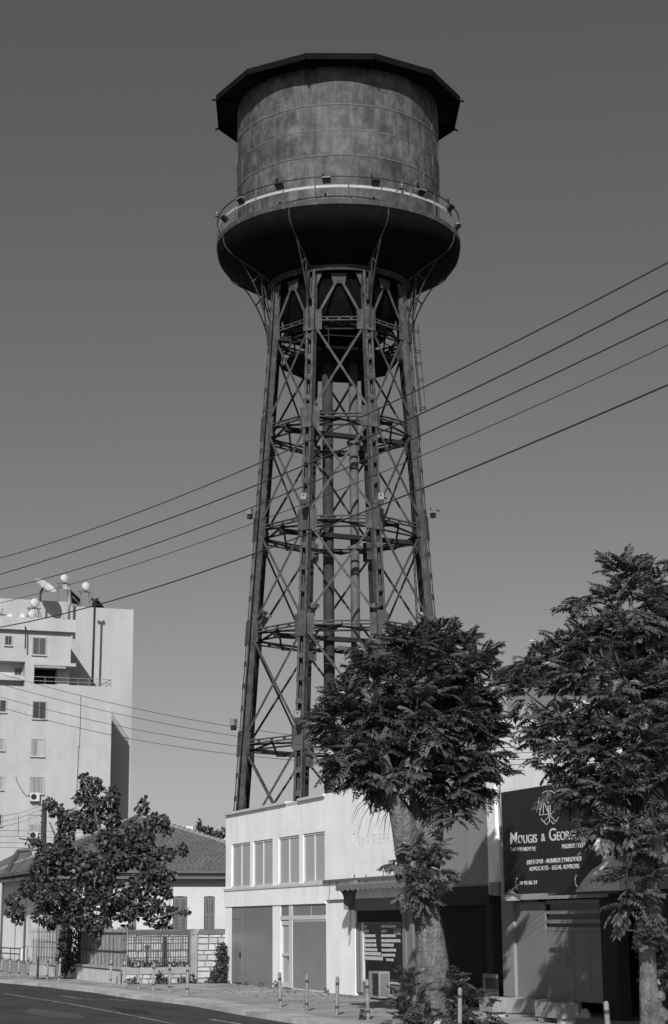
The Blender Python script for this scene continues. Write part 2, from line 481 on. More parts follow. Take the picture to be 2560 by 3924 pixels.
flat_poly('pavement_patch', [(1150, 3842), (1240, 3846), (1270, 3862), (1180, 3866)], 'cope', 'small darker patch of the pavement near the shop door', 0.0035)

# ================================================================== WATER TOWER
TX, TY = 0.31, 80.0
tower = thing('water_tower', 'tall steel lattice water tower with a round plated tank and dark polygonal roof', 'water tower', (TX, TY, 0), frame='W')
TO = (TX, TY)
def zf(py, r):       # height of a level whose nearest point shows at photograph row py
    return atY(1300, py, TY - r).z
def P8(az, r, z):    # azimuth 0 faces the camera, positive to the right
    return Vector((TX + r * math.sin(az), TY - r * math.cos(az), z))
RT, RR_, RE = 4.88, 5.83, 6.02
zE = zf(209, 6.0 * 0.966) - 0.1
z_s = [zf(398, RT), zf(495, RT), zf(592, RT)]
zRt, zRb = zf(757, RR_), zf(779, RR_)
zRail = zf(674, RR_); zPale = zf(711, RR_)
zB = 31.75          # underside ring beam
def legr(z):
    return 3.33 + 0.073 * (29.0 - z) if z < 29.0 else 3.33 - (z - 29.0) * 0.05
LV = [29.05, 24.4, 19.62, 14.87, 9.92, 5.0]
# roof: twelve-sided
mb = MB(); rot = R(1.5)
ring = [P8(rot + R(15 + 30 * k), RE, zE) for k in range(12)]
ring2 = [P8(rot + R(15 + 30 * k), RE + 0.02, zE + 0.10) for k in range(12)]
apex = Vector((TX, TY, zE + 1.25))
vs = ring + ring2 + [apex, Vector((TX, TY, zE))]
fs = []
for k in range(12):
    j = (k + 1) % 12
    fs += [(12 + k, 12 + j, 24), (k, j, 12 + j, 12 + k), (j, k, 25)]
mb.add(vs, fs)
roof = part(tower, 'roof', mb, 'roof_dark')
for k in range(12):
    a = rot + R(15 + 30 * k)
    m2 = MB(); m2.bar(P8(a, RT - 0.02, zE - 0.07), P8(a, RE - 0.05, zE - 0.07), 0.10, 0.14)
    part(roof, 'rafter', m2, 'roof_dark')
    m2 = MB(); m2.bar(P8(a, RE - 0.1, zE - 0.02), P8(a, RE + 0.22, zE - 0.16), 0.07, 0.07)
    part(roof, 'rafter_end', m2, 'roof_dark')
    for d in (-0.18,):
        pass
m2 = MB()
for k in range(12):
    a = rot + R(15 + 30 * k); b = rot + R(45 + 30 * k)
    m2.bar(P8(a, RE + 0.03, zE - 0.01), P8(b, RE + 0.03, zE - 0.01), 0.04, 0.30)
part(roof, 'fascia', m2, 'roof_dark')
# tank: curved plates in four courses, each plate its own piece
mb = MB(); mb.lathe([(RT - 0.06, zE), (RT - 0.06, zRb + 0.05)], 64, TO)
part(tower, 'tank_lining', mb, 'steel_dark', smooth=True)
course = [zE - 0.02] + z_s + [zRt - 0.02]
NP = 16
for ci in range(4):
    z1, z0 = course[ci] , course[ci + 1]
    off = (ci % 2) * 0.5
    rr_ = RT - 0.012 * (ci % 2)
    for k in range(NP):
        a0 = 2 * PI * (k + off - 0.05) / NP + 0.0016; a1 = 2 * PI * (k + 1 + off - 0.05) / NP - 0.0016
        m2 = MB()
        m2.lathe([(rr_, z1 - 0.004), (rr_, z0 + 0.012)], 8, TO, a0, a1)
        part(tower, 'tank_plate', m2, 'tank', smooth=False).data.polygons.foreach_set('use_smooth', [True] * 8)
for z in z_s:
    m2 = MB(); m2.lathe([(RT - 0.03, z + 0.035), (RT + 0.014, z + 0.03), (RT + 0.014, z - 0.03), (RT - 0.03, z - 0.035)], 96, TO)
    part(tower, 'lap_seam', m2, 'tank_seam')
m2 = MB()
for ci in range(4):
    for k in range(NP):
        a = 2 * PI * (k + (ci % 2) * 0.5 - 0.05) / NP
        m2.bar(P8(a, RT + 0.004, course[ci]), P8(a, RT + 0.004, course[ci + 1]), 0.05, 0.03, up=(math.sin(a), -math.cos(a), 0))
part(tower, 'plate_joints', m2, 'tank', kind=None)
# walkway slab and rim
mb = MB(); mb.lathe([(RT - 0.05, zRt - 0.02), (RR_ - 0.02, zRt - 0.02), (RR_, zRt - 0.05), (RR_, zRb), (RR_ - 0.05, zRb - 0.02)], 96, TO)
part(tower, 'walkway', mb, 'steel')
# bowl under the walkway
prof = [(RR_ - 0.03, zRb)]
for t, dz, dr in ((0, 0.28, 0.02), (0, 0.50, 0.09), (0, 0.70, 0.23), (0, 0.92, 0.50), (0, 1.18, 0.95), (0, 1.44, 1.45), (0, 1.68, 1.95), (0, 1.85, 2.3), (0, 1.96, 2.60)):
    prof.append((RR_ - 0.03 - dr, zRb - dz))
BOWLP = list(prof)
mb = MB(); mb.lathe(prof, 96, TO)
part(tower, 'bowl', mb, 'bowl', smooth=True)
zb2 = prof[-1][1]
# inner bottom of the tank
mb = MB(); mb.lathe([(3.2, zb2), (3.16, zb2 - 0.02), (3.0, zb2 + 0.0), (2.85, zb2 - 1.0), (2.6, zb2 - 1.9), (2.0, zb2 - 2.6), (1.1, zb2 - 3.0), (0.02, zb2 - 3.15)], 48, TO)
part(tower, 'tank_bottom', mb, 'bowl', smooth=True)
mb = MB(); mb.lathe([(3.16, zb2 + 0.02), (3.42, zb2 + 0.02), (3.42, zb2 - 0.10), (3.38, zb2 - 0.11), (3.38, zb2 - 0.24), (3.30, zb2 - 0.24)], 64, TO)
part(tower, 'support_ring', mb, 'steel_mid')
# railing of the walkway
m2 = MB(); NR = 96
m2.tube([P8(2 * PI * k / NR, RR_ - 0.03, zRail) for k in range(NR + 1)], 0.028, 6)
part(tower, 'handrail', m2, 'black')
m2 = MB(); m2.lathe([(RR_ - 0.05, zPale + 0.065), (RR_ - 0.03, zPale + 0.065), (RR_ - 0.03, zPale - 0.065), (RR_ - 0.05, zPale - 0.065)], 96, TO)
part(tower, 'mid_rail', m2, 'rail_pale')
for k in range(24):
    a = 2 * PI * (k + 0.3) / 24
    m2 = MB(); m2.bar(P8(a, RR_ - 0.03, zRb - 0.02), P8(a, RR_ - 0.03, zRail), 0.05, 0.05)
    part(tower, 'rail_post', m2, 'steel')
# legs: one built, the rest copied round
NL = 8
def leg_pt(z, t, rad):     # local frame of a leg at azimuth 0 about the tower axis
    return Vector((t, -(legr(z) + rad), z))
zs = [-0.15, 29.0, zb2 - 0.05]
leg0 = None
def rootshift(mb): 
    mb.v = [(x + TX, y + TY, z) for x, y, z in mb.v]
    return mb
def mk_leg(parent):
    m2 = MB()
    for sgn in (-1, 1):
        for za, zb in zip(zs[:-1], zs[1:]):
            # web of the channel and its two flanges
            m2.bar(leg_pt(za, sgn * 0.165, -0.035), leg_pt(zb, sgn * 0.165, -0.035), 0.022, 0.20, up=(0, 1, 0))
            m2.bar(leg_pt(za, sgn * 0.138, 0.15), leg_pt(zb, sgn * 0.138, 0.15), 0.10, 0.022, up=(0, 1, 0))
            m2.bar(leg_pt(za, sgn * 0.138, -0.15), leg_pt(zb, sgn * 0.138, -0.15), 0.10, 0.022, up=(0, 1, 0))
    # battens too small to pick apart on the inner face
    return part(parent, 'leg', rootshift(m2), 'steel')
leg0 = mk_leg(tower)
subs = []
def mesh_obj(name, m2, m):
    me = mesh_from(name, rootshift(m2), M[m], FR[tower.name])
    return me
bat = []
for z in np.arange(0.6, 31.0, 0.985):
    z = float(z)
    if any(abs(z - l) < 0.62 for l in LV): continue
    for rad, nm in ((0.172, 'batten_plate'), (-0.172, 'batten_plate')):
        m2 = MB(); m2.bar(leg_pt(z - 0.11, 0, rad), leg_pt(z + 0.11, 0, rad), 0.376, 0.02, up=(0, 1, 0))
        bat.append((nm, mesh_obj(nm, m2, 'steel')))
for z in LV:
    m2 = MB(); m2.bar(leg_pt(z - 0.62, 0, 0.196), leg_pt(z + 0.50, 0, 0.196), 0.44, 0.022, up=(0, 1, 0))
    bat.append(('splice_plate', mesh_obj('splice_plate', m2, 'steel')))
    m2 = MB(); m2.bar(leg_pt(z - 0.62, 0, -0.222), leg_pt(z + 0.50, 0, -0.222), 0.44, 0.022, up=(0, 1, 0))
    bat.append(('splice_plate', mesh_obj('splice_plate', m2, 'steel')))
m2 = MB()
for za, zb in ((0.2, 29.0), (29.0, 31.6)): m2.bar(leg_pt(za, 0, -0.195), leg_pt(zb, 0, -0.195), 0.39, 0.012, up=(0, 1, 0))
bat.append(('shade_plate', mesh_obj('shade_plate', m2, 'steel_dark')))  # added dark plate: stands in for the shade in the leg hollows and back legs
# step clips along the leg edge
m2 = MB()
for z in np.arange(1.2, 30.5, 1.45):
    m2.box(-0.215, -0.188, -(legr(z) + 0.17), -(legr(z) + 0.12), z - 0.04, z + 0.04)
bat.append(('step_clips', mesh_obj('step_clips', m2, 'steel')))
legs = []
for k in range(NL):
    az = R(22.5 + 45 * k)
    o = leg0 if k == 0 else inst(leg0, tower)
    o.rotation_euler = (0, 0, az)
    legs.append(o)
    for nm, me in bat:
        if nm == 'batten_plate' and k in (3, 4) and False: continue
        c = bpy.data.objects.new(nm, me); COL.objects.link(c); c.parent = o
# panels: braces, gussets and ring beams of one face, copied round
def fp(side, z, inset=0.0, off=0.0):      # end point on leg (side -1 / +1) of face 0, whose centre looks along -Y
    r = legr(z)
    x = side * (r * math.sin(R(22.5)) - inset); y = -(r * math.cos(R(22.5)) + off)
    return Vector((x, y, z))
face_me = []
lv = LV + [-0.2]
for i, z in enumerate(LV):
    zl = lv[i + 1]
    if z > 5.5:
        m2 = MB(); m2.bar(fp(-1, z - 0.28, 0.12, 0.03), fp(1, zl + 0.32, 0.12, 0.03), 0.105, 0.03, up=(0, 1, 0))
        m2.bar(fp(-1, z - 0.28, 0.12, -0.0), fp(1, zl + 0.32, 0.12, -0.0), 0.03, 0.06, up=(0, 1, 0))
        face_me.append(('diagonal_brace', mesh_obj('diagonal_brace', m2, 'steel')))
        m2 = MB(); m2.bar(fp(1, z - 0.28, 0.12, -0.03), fp(-1, zl + 0.32, 0.12, -0.03), 0.105, 0.03, up=(0, 1, 0))
        face_me.append(('diagonal_brace', mesh_obj('diagonal_brace', m2, 'steel')))
    m2 = MB()
    for dz in (0.075, -0.075):
        m2.bar(fp(-1, z + dz, 0.18), fp(1, z + dz, 0.18), 0.14, 0.045)
    for t in (0.25, 0.5, 0.75):
        a = fp(-1, z, 0.18).lerp(fp(1, z, 0.18), t)
        m2.box(a.x - 0.05, a.x + 0.05, a.y - 0.05, a.y + 0.05, z - 0.06, z + 0.06)
    face_me.append(('ring_beam', mesh_obj('ring_beam', m2, 'steel')))
    for sgn in (-1, 1):
        m2 = MB(); a = fp(sgn, z, 0.32, 0.06)
        m2.box(a.x - 0.15, a.x + 0.15, a.y - 0.01, a.y + 0.012, z - 0.52, z + 0.42)
        face_me.append(('gusset_plate', mesh_obj('gusset_plate', m2, 'steel')))
    # plan bracing in the ring: from each leg to the middle of the next side but one
    m2 = MB(); a = fp(-1, z - 0.12, 0.2)
    r = legr(z) * math.cos(R(22.5)); b = Vector((r * math.sin(R(45)) * 0.985, -r * math.cos(R(45)) * 0.985, z - 0.12))
    m2.bar(a, b, 0.09, 0.07)
    b = Vector((0, -r * 0.98, z - 0.16)); c2 = Vector((r * math.sin(R(90)) * 0.98, 0, z - 0.16))
    m2.bar(b, c2, 0.08, 0.07)
    face_me.append(('plan_brace', mesh_obj('plan_brace', m2, 'steel_dark')))
# top panel: inverted V up to the support ring
zt = zb2 - 0.55; z = LV[0]
mid = Vector((0, -(legr(zt) * math.cos(R(22.5)) + 0.05), zt))
for sgn in (-1, 1):
    m2 = MB(); m2.bar(fp(sgn, z + 0.22, 0.30, 0.06), mid + Vector((sgn * 0.05, 0, 0)), 0.11, 0.03, up=(0, 1, 0))
    face_me.append(('diagonal_brace', mesh_obj('diagonal_brace', m2, 'steel')))
m2 = MB(); m2.poly([mid + Vector((-0.38, 0.02, 0.28)), mid + Vector((-0.27, 0.02, -0.22)), mid + Vector((0.27, 0.02, -0.22)), mid + Vector((0.38, 0.02, 0.28))], 0.02, (0, -1, 0))
face_me.append(('gusset_plate', mesh_obj('gusset_plate', m2, 'steel')))
for sgn in (-1, 1):
    q = fp(sgn, zt, 0.22, 0.07)
    m2 = MB(); m2.poly([q + Vector((0, 0, 0.28)), q + Vector((0, 0, -0.35)), q + Vector((-sgn * 0.26, 0, 0.28))], 0.02, (0, -1, 0))
    face_me.append(('gusset_plate', mesh_obj('gusset_plate', m2, 'steel')))
for k in range(NL):
    for nm, me in face_me:
        c = bpy.data.objects.new(nm, me); COL.objects.link(c); c.parent = tower
        c.rotation_euler = (0, 0, R(45 * k))
# curved brackets from each leg out to the bowl, with their ribs
prof_at = lambda r: np.interp(r, [p[0] for p in BOWLP][::-1], [p[1] for p in BOWLP][::-1])
cur = []
for t in np.linspace(0, 1, 9):
    # concave outward sweep from the ring level to the bowl
    z = 28.6 + (float(prof_at(4.95)) - 0.06 - 28.6) * t
    r = legr(28.6) + 0.26 + (4.95 - legr(28.6) - 0.26) * (t ** 2.0)
    cur.append(Vector((0, -r, z)))
cur2 = [c.copy() for c in cur]
for r in (5.25, 5.5, 5.66, 5.74, 5.79, 5.80):
    cur2.append(Vector((0, -(r + 0.05), float(prof_at(r)) - 0.02)))
m2 = MB()
for a, b in zip(cur2[:-1], cur2[1:]):
    m2.bar(a, b, 0.06, 0.05, up=(0, 1, 0.3))
inn = [Vector((0, -(legr(30.4) + 0.25), 30.0)), Vector((0, -3.95, float(prof_at(3.95)) - 0.08)), Vector((0, -4.4, float(prof_at(4.4)) - 0.05))]
m2.bar(inn[0], inn[1], 0.05, 0.05); m2.bar(inn[1], cur[6], 0.05, 0.05); m2.bar(inn[0], cur[4], 0.05, 0.05)
m2.bar(cur[4] + Vector((0, 0.1, 0)), inn[1], 0.05, 0.05)
m2.bar(Vector((0, -3.5, zb2 - 0.05)), inn[2], 0.07, 0.05)
m2.bar(inn[2], cur2[-6], 0.07, 0.05)
bme = mesh_obj('curved_bracket', m2, 'steel_mid')
for k in range(NL):
    c = bpy.data.objects.new('curved_bracket', bme); COL.objects.link(c); c.parent = tower
    c.rotation_euler = (0, 0, R(22.5 + 45 * k))
# inner platform with its rail, cross beams, pipes
mb = MB(); pr = 2.75; zp = 27.9
pts = [P8(R(22.5 + 45 * k + 12), pr, zp) for k in range(8)]
mb.poly(pts, 0.14, (0, 0, 1))
plat = part(tower, 'platform', mb, 'bowl')
m2 = MB()
for k in range(8):
    a, b = pts[k], pts[(k + 1) % 8]
    for dz in (0.5, 1.0): m2.bar(a + Vector((0, 0, dz)), b + Vector((0, 0, dz)), 0.04, 0.04)
    m2.bar(a, a + Vector((0, 0, 1.0)), 0.05, 0.05)
part(plat, 'platform_rail', m2, 'steel_dark')
m2 = MB(); m2.bar(P8(R(-60), 3.2, 28.6), P8(R(120), 3.2, 28.6), 0.3, 0.22); m2.bar(P8(R(30), 3.2, 28.45), P8(R(-150), 3.2, 28.45), 0.3, 0.22)
part(tower, 'cross_beam', m2, 'steel_dark')
for z in LV[1:4]:
    m2 = MB()
    a, b = P8(R(-22.5), legr(z) * 0.93, z - 0.32), P8(R(112.5), legr(z) * 0.95, z - 0.32)
    a, b = P8(R(-50), legr(z) * 0.9, z - 0.3), P8(R(100), legr(z) * 0.9, z - 0.3)
    for d in (-0.11, 0.11):
        m2.bar(a + Vector((0, d, 0)), b + Vector((0, d, 0)), 0.07, 0.2)
    part(tower, 'cross_beam', m2, 'steel_dark')
def mk_pipe(px, rad, m, flz, name, y):
    X = atY(px, 2150, y).x
    m2 = MB(); m2.tube([(X, y, 0), (X, y, 28.2)], rad, 16)
    p = part(tower, name, m2, m, smooth=True)
    for z in flz:
        m3 = MB(); m3.tube([(X, y, z - 0.07), (X, y, z + 0.07)], rad + 0.12, 16)
        part(p, 'pipe_flange', m3, m)
    return p
mk_pipe(1259, 0.25, 'pipe_dark', [4.8, 9.9, 15.1, 20.2, 25.2], 'supply_pipe', 79.0)
mk_pipe(1360, 0.21, 'pipe_pale', [3.8, 8.8, 13.9, 18.9, 23.9], 'supply_pipe', 79.6)
# ladder with hoops up the right-hand leg
m2 = MB(); az = R(97)
def lp(z, dt, dr):
    r = (legr(z) + 0.27 if z > 25.5 else 3.20 + (25.5 - z) * 0.030) + dr
    return Vector((TX + r * math.sin(az) + dt * math.cos(az), TY - r * math.cos(az) + dt * math.sin(az), z))
for dt in (-0.18, 0.18):
    for za, zb in ((0, 25.4), (25.6, 29), (29, 30.5)):
        m2.bar(lp(za, dt, 0), lp(zb, dt, 0), 0.03, 0.035)
for z in np.arange(0.3, 30.3, 0.33):
    m2.bar(lp(z, -0.18, 0), lp(z, 0.18, 0), 0.02, 0.02)
lad = part(tower, 'ladder', m2, 'steel_dark')
for z in list(np.arange(25.8, 30.0, 1.4)) + [28.0, 29.6]:
    m3 = MB()
    m3.tube([lp(z, -0.2 - 0.0, 0)] + [lp(z, 0.22 * math.cos(t), 0.26 * math.sin(t)) for t in np.linspace(PI, 0, 8)] + [lp(z, 0.2, 0)], 0.02, 5)
    part(lad, 'ladder_hoop', m3, 'steel_dark')
m3 = MB()
for dr in (0.24,):
    for za, zb in ((25.7, 29), (29, 30)):
        m3.bar(lp(za, 0, dr), lp(zb, 0, dr), 0.02, 0.02)
part(lad, 'cage_strap', m3, 'steel_dark')

# ---- lamps and boxes fixed on the tower: things of their own
def cup_lamp(pos, az, tilt, label, rad=0.26):
    t = thing('floodlight', label, 'floodlight', pos, 'round floodlights on the tower legs', frame='W')
    d = Vector((math.sin(az) * math.cos(tilt), -math.cos(az) * math.cos(tilt), math.sin(tilt)))
    x = d.cross(Vector((0, 0, 1))).normalized(); y = x.cross(d)
    m2 = MB(); N = 14; base = []
    P0 = Vector(pos)
    prof = [(0.10, -0.10), (0.13, 0.02), (0.20, 0.14), (0.27, 0.22), (rad + 0.03, 0.24), (rad, 0.22), (0.17, 0.1), (0.02, 0.04)]
    for r, h in prof:
        for k in range(N):
            a = 2 * PI * k / N
            m2.v.append(tuple(P0 + d * h + x * (r * math.cos(a)) + y * (r * math.sin(a))))
    for i in range(len(prof) - 1):
        for k in range(N):
            m2.f.append((i * N + k, i * N + (k + 1) % N, (i + 1) * N + (k + 1) % N, (i + 1) * N + k))
    m2.f.append(tuple(range(N))[::-1])
    part(t, 'reflector', m2, 'galv', smooth=True)
    m2 = MB(); m2.bar(P0 - d * 0.32, P0 - d * 0.08, 0.22, 0.2)
    part(t, 'ballast_box', m2, 'galv')
    m2 = MB(); m2.bar(P0 - d * 0.2 + Vector((0, 0, -0.25)), P0 - d * 0.2, 0.05, 0.12)
    part(t, 'bracket', m2, 'black')
cup_lamp(atY(1198, 2338, 76.2), R(20), R(55), 'round metal floodlight right of the front left tower leg')
cup_lamp(atY(1446, 2336, 76.0), R(-20), R(55), 'round metal floodlight left of the front right tower leg, above the tree')
cup_lamp(atY(1010, 2370, 78.3), R(50), R(45), 'round metal floodlight beside the far left tower leg')
cup_lamp(atY(1622, 2372, 78.5), R(-30), R(50), 'round metal floodlight beside the far right tower leg, touching the tree top')
cup_lamp(atY(1198, 2462, 77.6), R(30), R(40), 'dark small floodlight just under the fourth ring of the tower')
def box_lamp(pos, az, label, cap=True):
    t = thing('light_box', label, 'light', pos, 'pale box lights on the tower legs', frame='W', rot=az)
    P0 = Vector(pos)
    m2 = MB(); m2.box(P0.x - 0.13, P0.x + 0.13, P0.y - 0.12, P0.y + 0.12, P0.z - 0.14, P0.z + 0.15)
    part(t, 'housing', m2, 'box_pale')
    m2 = MB(); m2.box(P0.x - 0.10, P0.x + 0.10, P0.y - 0.09, P0.y + 0.09, P0.z - 0.34, P0.z - 0.14)
    part(t, 'lens', m2, 'black')
    m2 = MB(); m2.box(P0.x - 0.04, P0.x + 0.04, P0.y - 0.13, P0.y - 0.12, P0.z + 0.02, P0.z + 0.08)
    part(t, 'badge', m2, 'black')
    m2 = MB(); m2.bar(P0 + Vector((0.1, 0.1, 0)), P0 + Vector((0.2, 0.25, -0.02)), 0.06, 0.06)
    part(t, 'bracket', m2, 'black')
box_lamp(atY(1162, 1904, 75.3), 0.1, 'pale box light at mid height on the front left tower leg')
box_lamp(atY(1461, 1904, 75.3), -0.1, 'pale box light at mid height on the front right tower leg')
box_lamp(atY(958, 1960, 78.0), 1.0, 'pale box light sticking out left of the tower at mid height')
box_lamp(atY(1659, 1956, 78.0), -0.9, 'pale box light sticking out right of the tower at mid height')
box_lamp(atY(1139, 2738, 74.8), 0.1, 'pale box light low on the front left tower leg')
box_lamp(atY(895, 2768, 77.6), 1.0, 'pale box light sticking out left of the tower near its foot')
m2 = MB(); m2.box(*[0] * 6)
# rail floodlights
def rail_light(px, py, label, dark=True, top=True):
    best = None
    # azimuth on the rail circle from the pixel column
    for k in range(-900, 901):
        a = R(k / 10)
        P = P8(a, RR_ - 0.02, 34.6)
        # project column
        X, Y, Z = P.x, P.y, P.z - EYE
        ct, st = math.cos(PITCH), math.sin(PITCH)
        d = Y * ct + Z * st; u_ = -Y * st + Z * ct
        c, s = math.cos(ROLL), math.sin(ROLL)
        sx = 1280 + F * ((X / d) * c - (u_ / d) * s)
        if best is None or abs(sx - px) < best[0]: best = (abs(sx - px), a, Y)
    a = best[1]
    z = atY(px, py, TY - RR_ * math.cos(a)).z
    pos = P8(a, RR_ + 0.08, z)
    t = thing('floodlight', label, 'floodlight', pos, 'floodlights clamped to the tank railing', frame='W', rot=a)
    P0 = pos
    m2 = MB()
    m2.poly([P0 + Vector((-0.19, -0.11, 0.07)), P0 + Vector((0.19, -0.11, 0.07)), P0 + Vector((0.17, 0.08, -0.12)), P0 + Vector((-0.17, 0.08, -0.12))], 0.12, (0, -0.75, -0.66))
    part(t, 'housing', m2, 'black')
    m2 = MB()
    m2.box(P0.x - 0.19, P0.x + 0.19, P0.y - 0.15, P0.y + 0.04, P0.z + 0.08, P0.z + 0.13)
    part(t, 'hood', m2, 'box_pale' if not dark else 'black')
    if top:
        m2 = MB(); m2.box(P0.x - 0.22, P0.x - 0.12, P0.y, P0.y + 0.1, P0.z + 0.26, P0.z + 0.42)
        part(t, 'control_gear', m2, 'black')
    m2 = MB(); m2.bar(P0 + Vector((0, 0.06, -0.1)), P0 + Vector((0, 0.1, 0.2)), 0.05, 0.04)
    part(t, 'bracket', m2, 'black')
rail_light(1252, 694, 'floodlight with bright top at the middle of the tank railing', False)
rail_light(1074, 717, 'dark floodlight left of the middle one on the tank railing')
rail_light(1438, 704, 'dark floodlight right of the middle one on the tank railing')
rail_light(930, 772, 'silvery floodlight on the left curve of the tank railing', False)
rail_light(1610, 741, 'silvery floodlight on the right curve of the tank railing', False)
rail_light(868, 842, 'dark floodlight low on the far left of the tank railing', True, False)
rail_light(1718, 800, 'dark floodlight near the right end of the tank railing')
rail_light(1745, 870, 'pale floodlight below the far right end of the tank railing', False, False)
def beacon(px, py, Y, label):
    p = atY(px, py, Y)
    t = thing('beacon', label, 'beacon', p, 'small metal beacons on the tank walkway', frame='W')
    m2 = MB(); m2.tube([p, p + Vector((0, 0, 0.24))], [0.06, 0.055], 12)
    part(t, 'cap', m2, 'galv', smooth=True)
    m2 = MB(); m2.tube([p - Vector((0, 0, 0.04)), p + Vector((0, 0, 0.0))], [0.11, 0.10], 12)
    part(t, 'base', m2, 'galv')
    m2 = MB(); m2.bar(p - Vector((0, 0, 0.02)), p + Vector((0.3 if px < 1200 else -0.28, 0.1, -0.16)), 0.03, 0.03)
    part(t, 'arm', m2, 'black')
beacon(831, 826, 79.0, 'silver beacon on an arm at the left end of the tank walkway')
beacon(1540, 719, 74.6, 'silver beacon behind the railing on the right half of the tank walkway')
p = atY(1228, 1112, 77.6)
t = thing('foil_bundle', 'crumpled shiny foil bundle hanging under the tank by the front left leg', 'foil', p, frame='W')
m2 = MB(); rr = random.Random(3)
pts = [Vector((rr.uniform(-0.12, 0.16), rr.uniform(-0.1, 0.1), rr.uniform(-0.32, 0.28))) + p for _ in range(16)]
m2.v = [tuple(q) for q in pts]; m2.f = [tuple(rr.sample(range(16), 3)) for _ in range(26)]
part(t, 'foil', m2, 'galv')

# ================================================================== OVERHEAD CABLES
def cable(name, pxs, e0, e1, rad, label, group, ext=30, sag=0.0, m='cable'):
    """cable hung in the vertical plane between two far poles; e0/e1 = (x,y) of that plane at the frame's left and right"""
    A = Vector((e0[0], e0[1], 0)); B = Vector((e1[0], e1[1], 0)); d = (B - A).normalized(); nn = Vector((-d.y, d.x, 0))
    pts = []
    for px, py in pxs:
        r = ray(px, py); t = (A - Vector((0, 0, 0))).dot(nn) / (r.x * nn.x + r.y * nn.y)
        pts.append(ORG + r * t)
    # smooth curve through them
    xs = np.array([(Vector((p.x, p.y, 0)) - A).dot(d) for p in pts]); zz = np.array([p.z for p in pts])
    co = np.polyfit(xs, zz, min(3, len(xs) - 1) if len(xs) > 3 else 2)
    x0, x1 = xs.min(), xs.max()
    out = []
    s0 = np.polyval(np.polyder(co), x0); s1 = np.polyval(np.polyder(co), x1)
    for x in np.linspace(x0 - ext, x1 + ext * 0.4, 60):
        if x < x0: z = np.polyval(co, x0) + s0 * (x - x0)
        elif x > x1: z = np.polyval(co, x1) + s1 * (x - x1)
        else: z = np.polyval(co, x)
        q = A + d * x
        out.append((q.x, q.y, float(z)))
    m2 = MB(); m2.tube(out, rad, 6)
    return single(name, m2, m, label, 'cable', group, frame='W', at=out[30], smooth=True)
e0, e1 = (-7.4, 39.0), (3.9, 20.5)
K = 1.6484
cab = [([(0, 1298), (310, 1192), (620, 1077), (980, 897), (1180, 800), (1380, 706), (1553, 610)], 0.0105, 'uppermost of the five overhead cables crossing in front of the tower'),
       ([(0, 1335), (310, 1237), (620, 1115), (975, 965), (1280, 818), (1553, 673)], 0.012, 'second overhead cable from the top crossing in front of the tower'),
       ([(0, 1371), (310, 1280), (620, 1170), (985, 1004), (1280, 876), (1553, 742)], 0.0105, 'middle one of the five overhead cables crossing in front of the tower'),
       ([(0, 1402), (300, 1318), (545, 1232), (980, 1058), (1280, 932), (1553, 800)], 0.007, 'thinnest overhead cable, fourth from the top, crossing in front of the tower'),
       ([(0, 1458), (200, 1412), (350, 1373), (700, 1241), (990, 1135), (1280, 1015), (1553, 892)], 0.013, 'lowest of the five overhead cables crossing in front of the tower')]
for pts, rad, lab in cab:
    cable('overhead_cable', [(x * K, y * K) for x, y in pts], e0, e1, rad, lab, 'overhead cables crossing before the tower')
e0, e1 = (-10.0, 52.0), (7.6, 36.5)
for pts, lab in (([(0, 2581), (303, 2664), (560, 2723), (840, 2776), (1114, 2817), (1900, 2863), (2200, 2861)], 'upper thin cable sloping from the apartment block to behind the trees'),
                 ([(0, 2622), (303, 2701), (560, 2757), (840, 2811), (1280, 2868), (1900, 2884), (2200, 2876)], 'second thin cable sloping from the apartment block to behind the trees'),
                 ([(0, 2671), (303, 2748), (560, 2803), (840, 2849), (1280, 2900), (1900, 2908), (2200, 2902)], 'third thin cable sloping from the apartment block to behind the trees'),
                 ([(0, 2709), (303, 2790), (560, 2842), (840, 2882), (1300, 2927), (1900, 2929), (2200, 2922)], 'lowest thin cable sloping from the apartment block to behind the trees')):
    cable('service_cable', pts, e0, e1, 0.007, lab, 'thin service cables sloping past the apartment block', ext=12)

# ================================================================== WHITE SHOP BUILDING
def Cx(x, y, v=0.0):       # from the zoomed shop view (820,3000) scale .5151
    return FS(820 + x * 0.5151, 3000 + y * 0.5151, v)
shop = thing('shop_building', 'white two-storey shop building with a band of upstairs windows and empty ground-floor shopfront', 'building', (-5.5, 0, 0))
UL = Cx(85, 700).x; UR = 0.10
DV = 8.0
H = 6.27; zBt, zBb = 5.14, 3.49; zFb = 2.81
def wallbox(parent, name, u0, u1, z0, z1, m, v0=0.0, v1=0.25, label=None):
    m2 = MB(); m2.box(u0, u1, v0, v1, z0, z1); return part(parent, name, m2, m, label)
def ux(x, y=600): return Cx(x, y).x
# the block behind the front
m2 = MB(); m2.box(UL, 12.3, 0.26, DV, 0.0, H - 0.25); part(shop, 'body', m2, 'shop_white')
wallbox(shop, 'parapet_wall', UL, UR, zBt, H, 'shop_white', 0.0, 0.255)
wallbox(shop, 'fascia_band', UL - 0.03, UR, zFb, zBb - 0.09, 'shop_white', -0.035, 0.255)
wallbox(shop, 'sill', UL - 0.03, UR, zBb - 0.088, zBb, 'shop_trim', -0.065, 0.255)
# coping pieces
for (a, b, dz) in ((80, 160, 0), (162, 545, 0.0), (545, 632, -0.06), (634, 828, 0.0)):
    u0, u1 = Cx(a, 240).x, Cx(b, 170).x
    wallbox(shop, 'coping', u0 + 0.004, u1 - 0.004, H + dz + 0.002, H + 0.09 + dz, 'shop_trim', -0.09 if dz == 0 else -0.02, 0.3)
